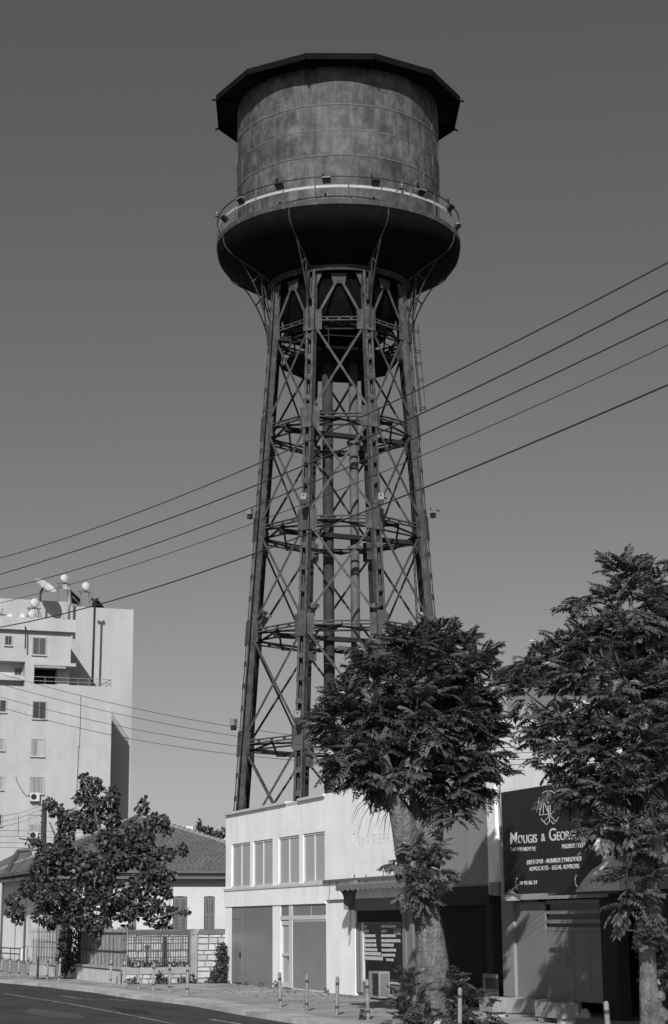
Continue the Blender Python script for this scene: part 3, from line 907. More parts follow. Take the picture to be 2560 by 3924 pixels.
# upstairs piers and windows
ed = [(88, 132), (268, 291), (436, 480), (634, 662)]
for a, b in ed:
    wallbox(shop, 'pier', max(ux(a), UL), ux(b), zBb, zBt, 'shop_white', 0.0, 0.25)
wins = [(132, 198, 268), (291, 360, 436), (480, 553, 634), (662, 742, 832)]
for a, mm, b in wins:
    ua, um, ub = ux(a), ux(mm), min(ux(b), UR - 0.02)
    fm = MB()
    fm.box(ua, ub, 0.03, 0.09, zBt - 0.07, zBt - 0.002); fm.box(ua, ub, 0.01, 0.09, zBb + 0.002, zBb + 0.07)
    fm.box(ua, ua + 0.06, 0.031, 0.089, zBb + 0.07, zBt - 0.07); fm.box(ub - 0.06, ub, 0.031, 0.089, zBb + 0.07, zBt - 0.07)
    fm.box(um - 0.035, um + 0.035, 0.03, 0.09, zBb + 0.07, zBt - 0.07)
    f = part(shop, 'window', fm, 'shop_trim')
    for c, d in ((ua + 0.06, um - 0.035), (um + 0.035, ub - 0.06)):
        m2 = MB(); m2.box(c, d, 0.055, 0.07, zBb + 0.07, zBt - 0.07); part(f, 'pane', m2, 'shop_pane')
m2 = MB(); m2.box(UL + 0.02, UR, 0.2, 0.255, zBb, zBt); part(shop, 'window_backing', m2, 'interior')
# ground floor
zT = zFb - 0.002
wallbox(shop, 'pier', UL, ux(128, 1200), 0, zT, 'shop_white')
wallbox(shop, 'pier', ux(436, 1200), ux(497, 1200), 0, zT, 'shop_white')
wallbox(shop, 'pier', ux(835, 1200), ux(1050, 1200), 0, zT, 'shop_white')
def pane_in(parent, name, u0, u1, z0, z1, m, v=0.015, th=0.012):
    m2 = MB(); m2.box(u0, u1, v, v + th, z0, z1); return part(parent, name, m2, m)
u0, u1, u2 = ux(128, 1200), ux(203, 1200), ux(436, 1200)
fm = MB(); fm.box(u0, u0 + 0.05, 0.008, 0.2, 0.05, zT); fm.box(u1 - 0.06, u1 + 0.06, 0.008, 0.2, 0.05, zT); fm.box(u0 + 0.05, u1 - 0.06, 0.008, 0.2, 2.35, 2.43)
fm.box(u1 + 0.06, u2, 0.008, 0.2, 0.0, 0.1)
sf = part(shop, 'shopfront_frame', fm, 'shop_pane_low')
d = pane_in(shop, 'door', u0 + 0.05, u1 - 0.06, 0.05, 2.35, 'shop_pane_low', 0.02, 0.03)
m2 = MB(); m2.box(u1 - 0.14, u1 - 0.09, -0.03, 0.02, 0.95, 1.15); part(d, 'handle', m2, 'black')
pane_in(shop, 'transom_pane', u0 + 0.05, u1 - 0.06, 2.43, zT, 'shop_pane_low')
pane_in(shop, 'shop_window', u1 + 0.06, u2, 0.1, zT, 'shop_pane_low')
# glazed door with white frame
ua, ub, uc, ud = ux(497, 1200), ux(558, 1200), ux(583, 1200), ux(834, 1200)
um = ux(722, 1200)
fm = MB()
fm.box(ua, ud, -0.01, 0.2, 2.30, 2.44)                # transom rail
fm.box(ub, uc, -0.005, 0.2, 0.03, 2.30); fm.box(ub, uc, -0.005, 0.2, 2.44, zT)
fm.box(um - 0.03, um + 0.03, 0.02, 0.19, 2.44, zT)
fm.box(uc, ud, 0.01, 0.2, 0.0, 0.04); fm.box(uc, ud, 0.01, 0.2, 2.24, 2.298)
part(shop, 'shopfront_frame', fm, 'shop_trim')
dm = MB(); dm.box(ua + 0.01, ua + 0.08, 0.02, 0.09, 0.04, 2.28); dm.box(ub - 0.08, ub - 0.005, 0.02, 0.09, 0.04, 2.28)
dm.box(ua + 0.08, ub - 0.08, 0.02, 0.09, 2.12, 2.28); dm.box(ua + 0.08, ub - 0.08, 0.02, 0.09, 1.08, 1.17); dm.box(ua + 0.08, ub - 0.08, 0.02, 0.09, 0.04, 0.20)
d = part(shop, 'door', dm, 'shop_trim')
pane_in(d, 'pane', ua + 0.08, ub - 0.08, 0.2, 1.08, 'shop_pane', 0.06); pane_in(d, 'pane', ua + 0.08, ub - 0.08, 1.17, 2.12, 'shop_pane', 0.06)
m2 = MB(); m2.box(ub - 0.06, ub - 0.03, -0.03, 0.02, 0.95, 1.1); part(d, 'handle', m2, 'black')
pane_in(shop, 'shop_window', uc, ud, 0.04, 2.24, 'shop_pane_low')
pane_in(shop, 'transom_pane', ua, ub, 2.44, zT, 'shop_pane_low'); pane_in(shop, 'transom_pane', uc, um - 0.03, 2.44, zT, 'shop_pane_low'); pane_in(shop, 'transom_pane', um + 0.03, ud, 2.44, zT, 'shop_pane_low')
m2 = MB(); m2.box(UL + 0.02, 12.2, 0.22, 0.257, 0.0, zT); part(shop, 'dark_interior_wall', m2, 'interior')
# upper wall with faded lettering, right of the windows
UW = FS(1580, 3300).x
wallbox(shop, 'upper_wall', UR, UW, zBb + 0.02, H + 0.07, 'shop_white', -0.03, 0.255)
wallbox(shop, 'fascia_band', UR, UW, 2.92, zBb + 0.018, 'shop_white', -0.034, 0.255)
m2 = MB(); m2.box(UR, UW, -0.12, -0.03, zBb - 0.02, zBb + 0.06); part(shop, 'ledge', m2, 'cope_dark')
for px in (1355, 1400, 1465):
    q = FS(px, 3378, -0.1)
    m2 = MB(); m2.tube([(q.x, -0.08, q.z - 0.1), (q.x + 0.02, -0.09, q.z + 0.1), (q.x - 0.02, -0.06, q.z + 0.22)], 0.014, 5); part(shop, 'bent_rod', m2, 'iron')
def text_on(parent, s, u, v, z, size, m, sx=1.0, weight=0.0, name='lettering', th=0.006, right=None, spacing=1.0):
    c = bpy.data.curves.new('txt', 'FONT'); c.body = s; c.size = size; c.extrude = th; c.offset = weight; c.space_character = spacing
    o = bpy.data.objects.new('txt', c); COL.objects.link(o)
    bpy.context.view_layer.update()
    me = bpy.data.meshes.new_from_object(o.evaluated_get(bpy.context.evaluated_depsgraph_get()))
    COL.objects.unlink(o); bpy.data.objects.remove(o)
    off = FR[root_of(parent).name]
    for vt in me.vertices:
        x, y, zz = vt.co
        vt.co = (u + x * sx - off.x, v - zz - off.y, z + y - off.z)
    me.materials.clear(); me.materials.append(M[m])
    ob = bpy.data.objects.new(name, me); COL.objects.link(ob); ob.parent = parent
    return ob
def fit_text(parent, s, pL, pR, h, m, v, weight=0.0, name='lettering', shape=None, spacing=1.0, th=0.004):
    """text with left baseline at pixel pL and right end at pR, capital height h metres"""
    a = FS(*pL, v); b = FS(*pR, v)
    size = h / 0.7
    ob = text_on(parent, s, 0, v, 0, size, m, 1.0, weight, name, spacing=spacing, th=th)
    xs = [vt.co.x for vt in ob.data.vertices]; zs_ = [vt.co.z for vt in ob.data.vertices]
    off = FR[root_of(parent).name]
    x0, x1 = min(xs), max(xs)
    k = (b.x - a.x) / (x1 - x0)
    for vt in ob.data.vertices:
        t = (vt.co.x - x0) * k
        vt.co.x = a.x - off.x + t
        vt.co.z = vt.co.z + (a.z + (b.z - a.z) * t / (b.x - a.x))
    return ob
fit_text(shop, 'INTERSER', (1375, 3240), (1580, 3222), 0.31, 'ink_faded', -0.0305, 0.0, th=0.001)
fit_text(shop, 'IMMIGRATION', (1363, 3310), (1442, 3304), 0.13, 'ink_faded', -0.0305, 0.0, th=0.001)
fit_text(shop, 'CONSUL', (1462, 3303), (1515, 3298), 0.13, 'ink_faded', -0.0305, 0.0, th=0.001)
m2 = MB()
qa, qb = FS(1350, 3250, -0.03), FS(1366, 3195, -0.03)
for i in range(2):
    m2.box(qa.x + i * 0.34, qa.x + 0.04 + i * 0.34, -0.036, -0.031, qa.z, qb.z)
m2.box(qa.x, qa.x + 0.38, -0.0365, -0.0312, qb.z, qb.z + 0.03)
m2.box(qa.x + 0.12, qa.x + 0.2, -0.036, -0.031, qa.z + 0.05, qb.z - 0.08)
part(shop, 'faded_emblem', m2, 'ink_faded')
for pxs, r_ in (([(1262, 3382), (1263, 3420), (1260, 3452), (1266, 3454)], 0.010), ([(1342, 3400), (1343, 3520), (1340, 3600), (1337, 3620)], 0.010), ([(1290, 3376), (1291, 3392), (1289, 3400)], 0.02)):
    m2 = MB(); m2.tube([(FS(x, y, -0.05).x, -0.05, FS(x, y, -0.05).z) for x, y in pxs], r_, 5); part(shop, 'wall_cable', m2, 'cope_dark')
# display bay
ub0, ub1 = ux(1050, 1200), FS(1600, 3600).x
zd = 2.92
uA, uB, uC = ux(1060, 1200), ux(1108, 1200), ux(1397, 1200)
m2 = MB(); m2.box(ub0, ub1, -0.02, 0.2, 2.55, zd - 0.002); part(shop, 'lintel', m2, 'shop_grey')
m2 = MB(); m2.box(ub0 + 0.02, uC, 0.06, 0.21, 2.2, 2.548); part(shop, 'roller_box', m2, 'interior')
for i in range(3):
    m2 = MB(); m2.box(ub0 + 0.02 + i * 0.16, ub0 + 0.15 + i * 0.16, 0.02 + 0.03 * i, 0.2, 0.1, 2.2); part(shop, 'folded_shutter', m2, 'frame_grey' if i < 2 else 'shop_trim')
ug0 = ub0 + 0.52
m2 = MB(); m2.box(ug0, uC, 0.12, 0.14, 0.42, 2.2); glass = part(shop, 'display_window', m2, 'dark_glass')
m2 = MB(); m2.box(ug0 - 0.05, uC, 0.05, 0.2, 0.0, 0.42); part(shop, 'window_base', m2, 'shop_grey')
m2 = MB(); m2.box(ug0, uC, 0.02, 0.12, 0.42, 0.47); part(shop, 'window_ledge', m2, 'shop_trim')
# notice cards in rows behind... on the glass
rows = [(1025, [(1118, 1150), (1158, 1185), (1192, 1225), (1248, 1275), (1300, 1330), (1340, 1372)], 30),
        (1067, [(1085, 1115), (1118, 1138), (1247, 1290), (1293, 1358)], 20),
        (1102, [(1085, 1110), (1120, 1156), (1247, 1290)], 20),
        (1137, [(1118, 1160), (1162, 1200), (1247, 1300), (1303, 1352)], 20),
        (1174, [(1118, 1165), (1168, 1205), (1247, 1298), (1300, 1345), (1348, 1386)], 22),
        (1207, [(1118, 1160), (1163, 1208), (1248, 1336)], 22), (1244, [(1250, 1305), (1308, 1354)], 20),
        (1281, [(1250, 1305), (1308, 1348)], 20), (1316, [(1285, 1336)], 18),
        (1240, [(1100, 1215)], 20), (1270, [(1100, 1240)], 24), (1304, [(1102, 1255)], 26)]
for y, cs, hh in rows:
    for a, b in cs:
        qa, qb = Cx(a, y + hh / 2, 0.12), Cx(b, y - hh / 2, 0.12)
        m2 = MB(); m2.box(qa.x, qb.x - 0.01, 0.106, 0.118, Cx((a + b) / 2, y + hh / 2, 0.12).z, Cx((a + b) / 2, y - hh / 2, 0.12).z)
        part(glass, 'notice_card', m2, 'card')
for (a, b, y0, y1) in ((1265, 1328, 1485, 1522), (1343, 1394, 1080, 1130)):
    qa, qb = Cx(a, y1, 0.12), Cx(b, y0, 0.12)
    m2 = MB(); m2.box(qa.x, qb.x, 0.10, 0.118, qa.z, qb.z); part(glass, 'poster', m2, 'paper')
# grey folding door right of the display
uD = FS(1610, 3700).x
k = 0
for a, b in zip(np.linspace(uC, uD, 6)[:-1], np.linspace(uC, uD, 6)[1:]):
    m2 = MB(); m2.box(float(a) + 0.01, float(b) - 0.01, 0.02 + 0.03 * (k % 2), 0.12, 0.06, 2.548); part(shop, 'shutter_leaf', m2, 'shop_grey'); k += 1
# awning
aw = thing('awning', 'faded half-folded canvas awning with a scalloped edge over the display window', 'awning', (ux(1150, 800), 0, zd))
aL, aR = FS(1288, 3430, -0.82).x, FS(1552, 3400, -0.82).x
m2 = MB(); NS = 26; topp = []; botp = []; edge = []
for i in range(NS * 4 + 1):
    t = i / (NS * 4); u = aL + (aR - aL) * t
    topp.append((u, -0.05, 3.40)); 
    botp.append((u, -0.82, 3.31 + 0.015 * math.sin(i * 0.7)))
    edge.append((u, -0.84, 3.19 - 0.06 * abs(math.sin(PI * i / 8.0))))
nn_ = len(topp)
m2.add(topp + botp + edge, [(i, i + 1, nn_ + i + 1, nn_ + i) for i in range(nn_ - 1)] + [(nn_ + i, nn_ + i + 1, 2 * nn_ + i + 1, 2 * nn_ + i) for i in range(nn_ - 1)])
part(aw, 'canvas', m2, 'canvas')
def drape(u, w_, label=None):
    m3 = MB(); rows_ = 12; cols = 6; vs = []
    for i in range(rows_ + 1):
        t = i / rows_
        for j in range(cols + 1):
            s_ = j / cols
            vv = -0.84 + 0.80 * s_ * (1 - 0.25 * t) + 0.03 * math.sin(5 * t + s_ * 9)
            zz = 3.28 + 0.24 * s_ - t * (0.95 - 0.25 * (1 - s_))
            uu = u + 0.05 * math.sin(7 * t + 6 * s_) + w_ * t * 0.25
            vs.append((uu, vv + 0.12 * math.sin(3 * t) * (1 - s_) + t * 0.25 * (1 - s_), zz))
    fs = [(i * (cols + 1) + j, i * (cols + 1) + j + 1, (i + 1) * (cols + 1) + j + 1, (i + 1) * (cols + 1) + j) for i in range(rows_) for j in range(cols)]
    m3.add(vs, fs)
    return m3
part(aw, 'side_curtain', drape(aL, 0.2), 'canvas')
part(aw, 'side_curtain', drape(aR, 0.5), 'canvas')
m2 = MB(); m2.bar((aL, -0.8, 3.29), (aR, -0.8, 3.29), 0.03, 0.03)
for u in (aL + 0.05, aR - 0.05, (aL + aR) / 2): m2.bar((u, -0.03, 3.2), (u, -0.8, 3.29), 0.03, 0.03)
part(aw, 'frame', m2, 'iron')
# outdoor unit on the pavement
acp = GGr(1362, 3832)
t = thing('air_conditioner', 'white air-conditioner outdoor unit standing on the pavement by the display window', 'air conditioner', (acp.x, acp.y, 0))
aw_, ad_, ah_ = 0.62, 0.34, 0.62
u_, v_ = acp.x, -0.5
m2 = MB(); m2.box(u_ - 0.30, u_ + 0.50, v_ - 0.17, v_ + 0.17, 0.05, 0.80); part(t, 'casing', m2, 'ac_pale')
for i in range(12):
    m2 = MB(); z = 0.14 + i * 0.052; m2.box(u_ + 0.02, u_ + 0.46, v_ - 0.19, v_ - 0.168, z, z + 0.028); part(t, 'louvre', m2, 'black')
m2 = MB(); m2.box(u_ + 0.502, u_ + 0.51, v_ - 0.13, v_ + 0.13, 0.12, 0.74); part(t, 'side_grille', m2, 'frame_grey')
for a in (-0.22, 0.42):
    m2 = MB(); m2.box(u_ + a - 0.03, u_ + a + 0.03, v_ - 0.15, v_ + 0.15, 0, 0.05); part(t, 'foot', m2, 'black')

# ================================================================== GREY CAFE BUILDING + OFFICE BUILDING with sign
cafe = thing('cafe_building', 'grey shopfront building in tree shade with a dark open front', 'building', (10, 0, 0))
cU0, cU1 = UW, FS(1886, 3600).x
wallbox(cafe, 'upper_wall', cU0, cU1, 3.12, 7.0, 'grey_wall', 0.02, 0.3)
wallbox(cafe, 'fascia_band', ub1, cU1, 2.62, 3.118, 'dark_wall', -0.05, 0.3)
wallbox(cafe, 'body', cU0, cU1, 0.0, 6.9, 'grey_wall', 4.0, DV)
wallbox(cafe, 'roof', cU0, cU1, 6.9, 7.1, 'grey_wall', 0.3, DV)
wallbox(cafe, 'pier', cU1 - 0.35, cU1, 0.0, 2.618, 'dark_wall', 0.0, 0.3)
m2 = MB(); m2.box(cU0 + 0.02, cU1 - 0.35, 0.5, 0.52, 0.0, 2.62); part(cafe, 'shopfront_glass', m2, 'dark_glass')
m2 = MB(); m2.box(ub1, cU1, 0.02, 4.0, -0.02, 0.02); part(cafe, 'floor', m2, 'dark_wall')
for px in (1690, 1765, 1840):
    u = FS(px, 3600, 0.45).x; m2 = MB(); m2.box(u - 0.03, u + 0.03, 0.44, 0.5, 0.0, 2.6); part(cafe, 'mullion', m2, 'door_dark')
for (a, b, y0, y1) in ((1797, 1819, 3577, 3612), (1797, 1832, 3613, 3664), (1706, 1727, 3590, 3625)):
    qa, qb = FS(a, y1, 0.43), FS(b, y0, 0.43)
    m2 = MB(); m2.box(qa.x, qb.x, 0.41, 0.435, qa.z, qb.z); part(cafe, 'notice', m2, 'paper')
qa, qb = FS(1876, 3430, -0.2), FS(1906, 3380, -0.2)
m2 = MB(); m2.box(qa.x, qb.x, -0.2, 0.0, qa.z, qb.z); part(cafe, 'meter_box', m2, 'paper')
# board frame leaning in the cafe front
q = FS(1880, 3835, -0.25)
t = thing('board_frame', 'grey wooden board frame leaning by the pillar of the dark shopfront', 'frame', (q.x, -0.25, 0))
qa, qb = FS(1856, 3840, -0.25), FS(1905, 3733, -0.25)
for nm, bb in (('frame_bar', (qa.x, qa.x + 0.10, -0.28, -0.22, 0.0, qb.z)), ('frame_bar', (qa.x + 0.10, qb.x, -0.28, -0.22, qb.z - 0.10, qb.z)), ('frame_bar', (qa.x + 0.10, qb.x, -0.28, -0.22, 0.12, 0.2))):
    m2 = MB(); m2.box(*bb); part(t, nm, m2, 'grey_wall')
m2 = MB(); m2.box(qa.x + 0.1, qb.x, -0.24, -0.22, 0.2, qb.z - 0.1); part(t, 'panel', m2, 'door_dark')

office = thing('office_building', 'white office building behind the trees with a charcoal sign over wide brown doors', 'building', (16, 0, 0))
oU0 = FS(1888, 3500).x; oU1 = 27.0
uS0, uS1 = FS(1930, 3200).x, FS(2313, 3280).x
wallbox(office, 'pilaster', oU0 + 0.02, FS(1912, 3200).x, 2.9, 5.9, 'shop_white', -0.10, 0.3)
wallbox(office, 'upper_wall', oU0 + 0.02, uS1 + 1.6, 2.86, 7.35, 'shop_white', 0.02, 0.3)
wallbox(office, 'side_wall', oU0 + 0.02, oU0 + 0.27, 0.0, 7.35, 'shop_white', 0.31, DV)
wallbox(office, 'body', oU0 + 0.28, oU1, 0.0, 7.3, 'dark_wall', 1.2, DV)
wallbox(office, 'pillar', FS(1927, 3600).x, FS(1971, 3600).x, 0.34, 2.84, 'grey_wall', -0.02, 0.3)
wallbox(office, 'plinth', FS(1938, 3880, -0.35).x, uS1 - 1.9, 0.0, 0.338, 'kerb', -0.3, 0.3)
wallbox(office, 'beam', FS(1940, 3440).x, uS1 + 0.15, 2.72, 2.86, 'frame_white', -0.14, 0.0)
# penthouse volume seen above
qa = FS(1948, 2850, 3.0)
m2 = MB(); m2.box(qa.x, qa.x + 9, 3.0, 8.0, 7.36, 9.3); part(office, 'roof_room', m2, 'grey_wall')
m2 = MB(); m2.box(qa.x - 0.25, qa.x + 9.2, 2.7, 8.2, 9.3, 9.55); part(office, 'roof_slab', m2, 'dark_wall')
# doors
dz1 = 2.66
dU = [FS(x, 3650, 0.05).x for x in (1971, 2092, 2197, 2260, 2312)]
for i in range(4):
    m2 = MB(); m2.box(dU[i] + 0.012, dU[i + 1] - 0.012, 0.06, 0.12, 0.345, 1.95 if i else dz1); part(office, 'door_panel', m2, 'door')
m2 = MB(); m2.box(dU[0], dU[4], 0.14, 0.18, 0.34, dz1); part(office, 'door_glass', m2, 'dark_glass')
for zz in (1.96, 2.14, 2.36, 2.60):
    m2 = MB(); m2.box(dU[1] + 0.02, dU[4], 0.07, 0.12, zz, zz + 0.09); part(office, 'blind_rail', m2, 'door')
m2 = MB(); q = FS(2176, 3680); m2.tube([(q.x, -0.05, 1.12), (q.x, -0.05, 1.9)], 0.018, 8); m2.bar((q.x, -0.05, 1.3), (q.x, 0.07, 1.3), 0.025, 0.025); m2.bar((q.x, -0.05, 1.75), (q.x, 0.07, 1.75), 0.025, 0.025)
part(office, 'door_handle', m2, 'galv')
wallbox(office, 'pier', dU[4], dU[4] + 0.75, 0.0, 2.84, 'dark_wall', 0.0, 0.3)
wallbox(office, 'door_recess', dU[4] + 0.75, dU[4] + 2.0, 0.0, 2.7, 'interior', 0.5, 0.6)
wallbox(office, 'pier', dU[4] + 2.0, dU[4] + 3.1, 0.0, 2.84, 'dark_wall', 0.0, 0.3)
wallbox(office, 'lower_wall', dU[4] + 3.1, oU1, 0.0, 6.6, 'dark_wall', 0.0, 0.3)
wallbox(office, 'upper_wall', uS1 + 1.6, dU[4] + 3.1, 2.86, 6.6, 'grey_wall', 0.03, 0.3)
wallbox(office, 'mailbox', dU[4] + 2.35, dU[4] + 2.75, 1.25, 1.9, 'box_pale', -0.1, 0.0)
m2 = MB(); m2.box(dU[4] + 2.47, dU[4] + 2.62, -0.105, -0.1, 1.66, 1.72); part(office, 'mail_slot', m2, 'black')
# the sign
sg = thing('sign', 'large charcoal sign board with white lettering for a law office above the doors', 'sign', (uS0, 0, 2.86))
zS0, zS1 = 2.862, 5.47
m2 = MB(); m2.box(uS0, uS1, -0.04, 0.015, zS0, zS1); part(sg, 'board', m2, 'sign')
m2 = MB(); m2.box(uS0 - 0.05, uS0 - 0.002, -0.06, 0.015, zS0, zS1); part(sg, 'edge_trim', m2, 'frame_white')
m2 = MB(); m2.box(uS1 + 0.002, uS1 + 0.03, -0.06, 0.015, zS0, zS1); part(sg, 'edge_trim', m2, 'frame_white')
def S7(x, y): return (1900 + x * 0.425, 2950 + y * 0.425)
V = -0.043
def word(s, x0, y0, x1, y1, h, w_=0.0, m='ink'):
    return fit_text(sg, s, S7(x0, y0), S7(x1, y1), h, m, V, w_)
word('M', 133, 668, 192, 664, 0.29, 0.003); word('OUGIS', 200, 664, 372, 655, 0.205, 0.003)
word('&', 410, 645, 446, 640, 0.19, 0.002)
word('G', 482, 640, 545, 635, 0.30, 0.004); word('EORGIADES', 553, 636, 880, 610, 0.205, 0.003)
word('ΡΑΦΑΗΛ ΜΟΥΓΗΣ', 135, 736, 362, 730, 0.098, 0.0)
word('ΙΑΚΩΒΟΣ ΓΕΩΡΓΙΑΔΗΣ', 598, 710, 903, 690, 0.098, 0.0)
word('ΔΙΚΗΓΟΡΟΙ – ΝΟΜΙΚΟΙ ΣΥΜΒΟΥΛΟΙ', 278, 855, 770, 822, 0.105, 0.0)
word('ADVOCATES – LEGAL ADVISORS', 302, 913, 752, 886, 0.105, 0.0)
word('99 95 86 24', 213, 1040, 372, 1030, 0.092, 0.002)
def handset(x, y, sc_=1.0):
    a = FS(*S7(x, y), V)
    pts = []
    for t_ in np.linspace(-1, 1, 9):
        pts.append((a.x + 0.10 * t_ * t_ * sc_ , V - 0.004, a.z + 0.22 * t_ * sc_))
    m3 = MB()
    for p, q in zip(pts[:-1], pts[1:]): m3.bar(p, q, 0.012, 0.055 * sc_, up=(1, 0, 0))
    m3.bar(pts[0], (pts[0][0] + 0.08 * sc_, pts[0][1], pts[0][2]), 0.012, 0.09 * sc_); m3.bar(pts[-1], (pts[-1][0] + 0.08 * sc_, pts[-1][1], pts[-1][2]), 0.012, 0.09 * sc_)
    part(sg, 'handset_mark', m3, 'ink')
handset(181, 1027, 0.55); handset(716, 1000, 0.55)
# emblem: scales of justice with nib-like feet inside a broken ring
em = MB()
def L(x0, y0, x1, y1, w_=0.015):
    a = FS(*S7(x0, y0), V); b = FS(*S7(x1, y1), V)
    em.bar((a.x, V - 0.003, a.z), (b.x, V - 0.003, b.z), 0.008, w_, up=(a.z - b.z, 0, b.x - a.x) if abs(a.x - b.x) + abs(a.z - b.z) > 0 else (0, 0, 1))
def arc(cx_, cy_, rx_, ry_, t0, t1, n_=10):
    pr_ = None
    for t_ in np.linspace(R(t0), R(t1), n_):
        q_ = (cx_ + rx_ * math.cos(t_), cy_ - ry_ * math.sin(t_))
        if pr_: L(pr_[0], pr_[1], q_[0], q_[1])
        pr_ = q_
arc(477, 300, 88, 112, 95, 130); arc(477, 300, 92, 112, 155, 215); arc(477, 300, 88, 112, 50, 85); arc(477, 300, 92, 112, 5, 40)
for a_ in ((425, 270, 393, 408), (425, 270, 480, 400), (432, 290, 484, 398), (428, 300, 430, 395), (393, 408, 480, 400), (465, 195, 487, 195), (465, 195, 468, 232), (487, 195, 486, 232), (468, 232, 486, 232),
           (472, 285, 474, 380), (488, 290, 492, 380), (490, 400, 527, 397), (480, 415, 435, 472), (408, 440, 435, 472), (435, 472, 462, 495), (462, 495, 486, 465), (486, 465, 482, 415), (493, 415, 530, 455),
           (545, 460, 568, 428), (545, 460, 522, 490), (522, 490, 498, 462), (530, 455, 550, 462), (515, 300, 545, 260), (508, 400, 540, 330)):
    L(*a_)
arc(484, 400, 12, 14, 0, 360, 12)
part(sg, 'emblem', em, 'ink')
# conduit and loop of cables at the sign's left edge
m2 = MB(); q0 = FS(1908, 2960, -0.15); q1 = FS(1932, 3430, -0.15)
cd = thing('conduit_pole', 'white service conduit with looping cables beside the sign', 'pole', (q0.x, -0.15, 2.7))
m2.tube([(q0.x - 0.05, -0.15, FS(1905, 2900, -0.15).z), (q0.x, -0.15, q0.z), (q0.x + 0.1, -0.16, (q0.z + q1.z) / 2), (q0.x + 0.12, -0.15, q1.z)], 0.045, 8); part(cd, 'conduit', m2, 'frame_white')
m2 = MB(); m2.tube([FS(x, y, -0.2) for x, y in ((1912, 2960), (1910, 2920), (1918, 2895), (1932, 2888), (1950, 2892), (1965, 2905), (1990, 2902))], 0.014, 6); part(cd, 'cable_loop', m2, 'cable')
m2 = MB(); m2.tube([FS(x, y, -0.2) for x, y in ((1914, 2950), (1916, 3010), (1912, 3060), (1918, 3110), (1922, 3200))], 0.012, 6); part(cd, 'cable_drop', m2, 'cable')
# bell-shaped lamp at the corner of the beam
q = FS(1960, 3452, -0.3)
bl = thing('bell_lamp', 'pale bell-shaped lamp under the left end of the sign beam', 'lamp', (q.x, q.y, q.z))
m2 = MB(); m2.tube([(q.x, q.y, q.z + 0.28), (q.x, q.y, q.z + 0.22), (q.x + 0.0, q.y, q.z)], [0.05, 0.09, 0.26], 14); part(bl, 'shade', m2, 'frame_white', smooth=True)
m2 = MB(); m2.tube([(q.x, q.y, q.z + 0.25), (q.x, q.y + 0.2, q.z + 0.4)], 0.02, 6); part(bl, 'arm', m2, 'frame_white')
# quarter-dome awning over the next door
q = FS(2178, 3422, -0.4); qe = FS(2400, 3415, -0.4)
dm_ = thing('dome_awning', 'grey rounded canopy with faint lettering partly hidden by tree leaves', 'awning', (q.x, -0.4, q.z))
m2 = MB(); W_ = qe.x - q.x + 0.6; Hh = 1.18; Dd = 0.9; N1, N2 = 18, 10; vs = []
for i in range(N1 + 1):
    t_ = i / N1
    for j in range(N2 + 1):
        a = PI / 2 * j / N2
        # profile rising to the right, as a hood seen from the left
        h_ = Hh * t_ ** 0.8
        vs.append((q.x + W_ * t_, -0.02 - Dd * math.cos(a) * (0.25 + 0.75 * min(1, t_ * 2)), q.z + h_ * math.sin(a)))
m2.add(vs, [(i * (N2 + 1) + j, i * (N2 + 1) + j + 1, (i + 1) * (N2 + 1) + j + 1, (i + 1) * (N2 + 1) + j) for i in range(N1) for j in range(N2)])
part(dm_, 'canvas', m2, 'canvas_dark', smooth=True)
m2 = MB(); m2.box(q.x, q.x + W_, -0.93, -0.88, q.z - 0.06, q.z); part(dm_, 'front_bar', m2, 'iron')
tx = text_on(dm_, 'NAPO', FS(2318, 3380, -0.9).x, -0.95, FS(2318, 3380, -0.9).z, 0.24, 'ink_dark', 0.9)
# stone troughs and rubble on the pavement
def trough(px0, px1, py, h, label, dep=0.4):
    a = G(px0, py); b = G(px1, py)
    ga, gb = toG(a), toG(b)
    L_ = (gb.x - ga.x)
    t = thing('planter_trough', label, 'planter', (ga.x, ga.y, 0), 'pebbled concrete planter troughs')
    u0_, u1_, v0_ = ga.x, ga.x + L_, ga.y
    m2 = MB(); m2.box(u0_, u1_, v0_, v0_ + 0.06, 0.12, 0.12 + h); m2.box(u0_, u1_, v0_ + dep - 0.06, v0_ + dep, 0.12, 0.12 + h)
    m2.box(u0_, u0_ + 0.06, v0_ + 0.06, v0_ + dep - 0.06, 0.12, 0.12 + h); m2.box(u1_ - 0.06, u1_, v0_ + 0.06, v0_ + dep - 0.06, 0.12, 0.12 + h)
    part(t, 'shell', m2, 'trough')
    m2 = MB(); m2.box(u0_ + 0.06, u1_ - 0.06, v0_ + 0.06, v0_ + dep - 0.06, 0.12, 0.08 + h); part(t, 'soil', m2, 'bark_dark')
    for uu in (u0_ + 0.1, u1_ - 0.3):
        m2 = MB(); m2.box(uu, uu + 0.2, v0_ + 0.03, v0_ + dep - 0.03, 0, 0.12); part(t, 'foot', m2, 'kerb')
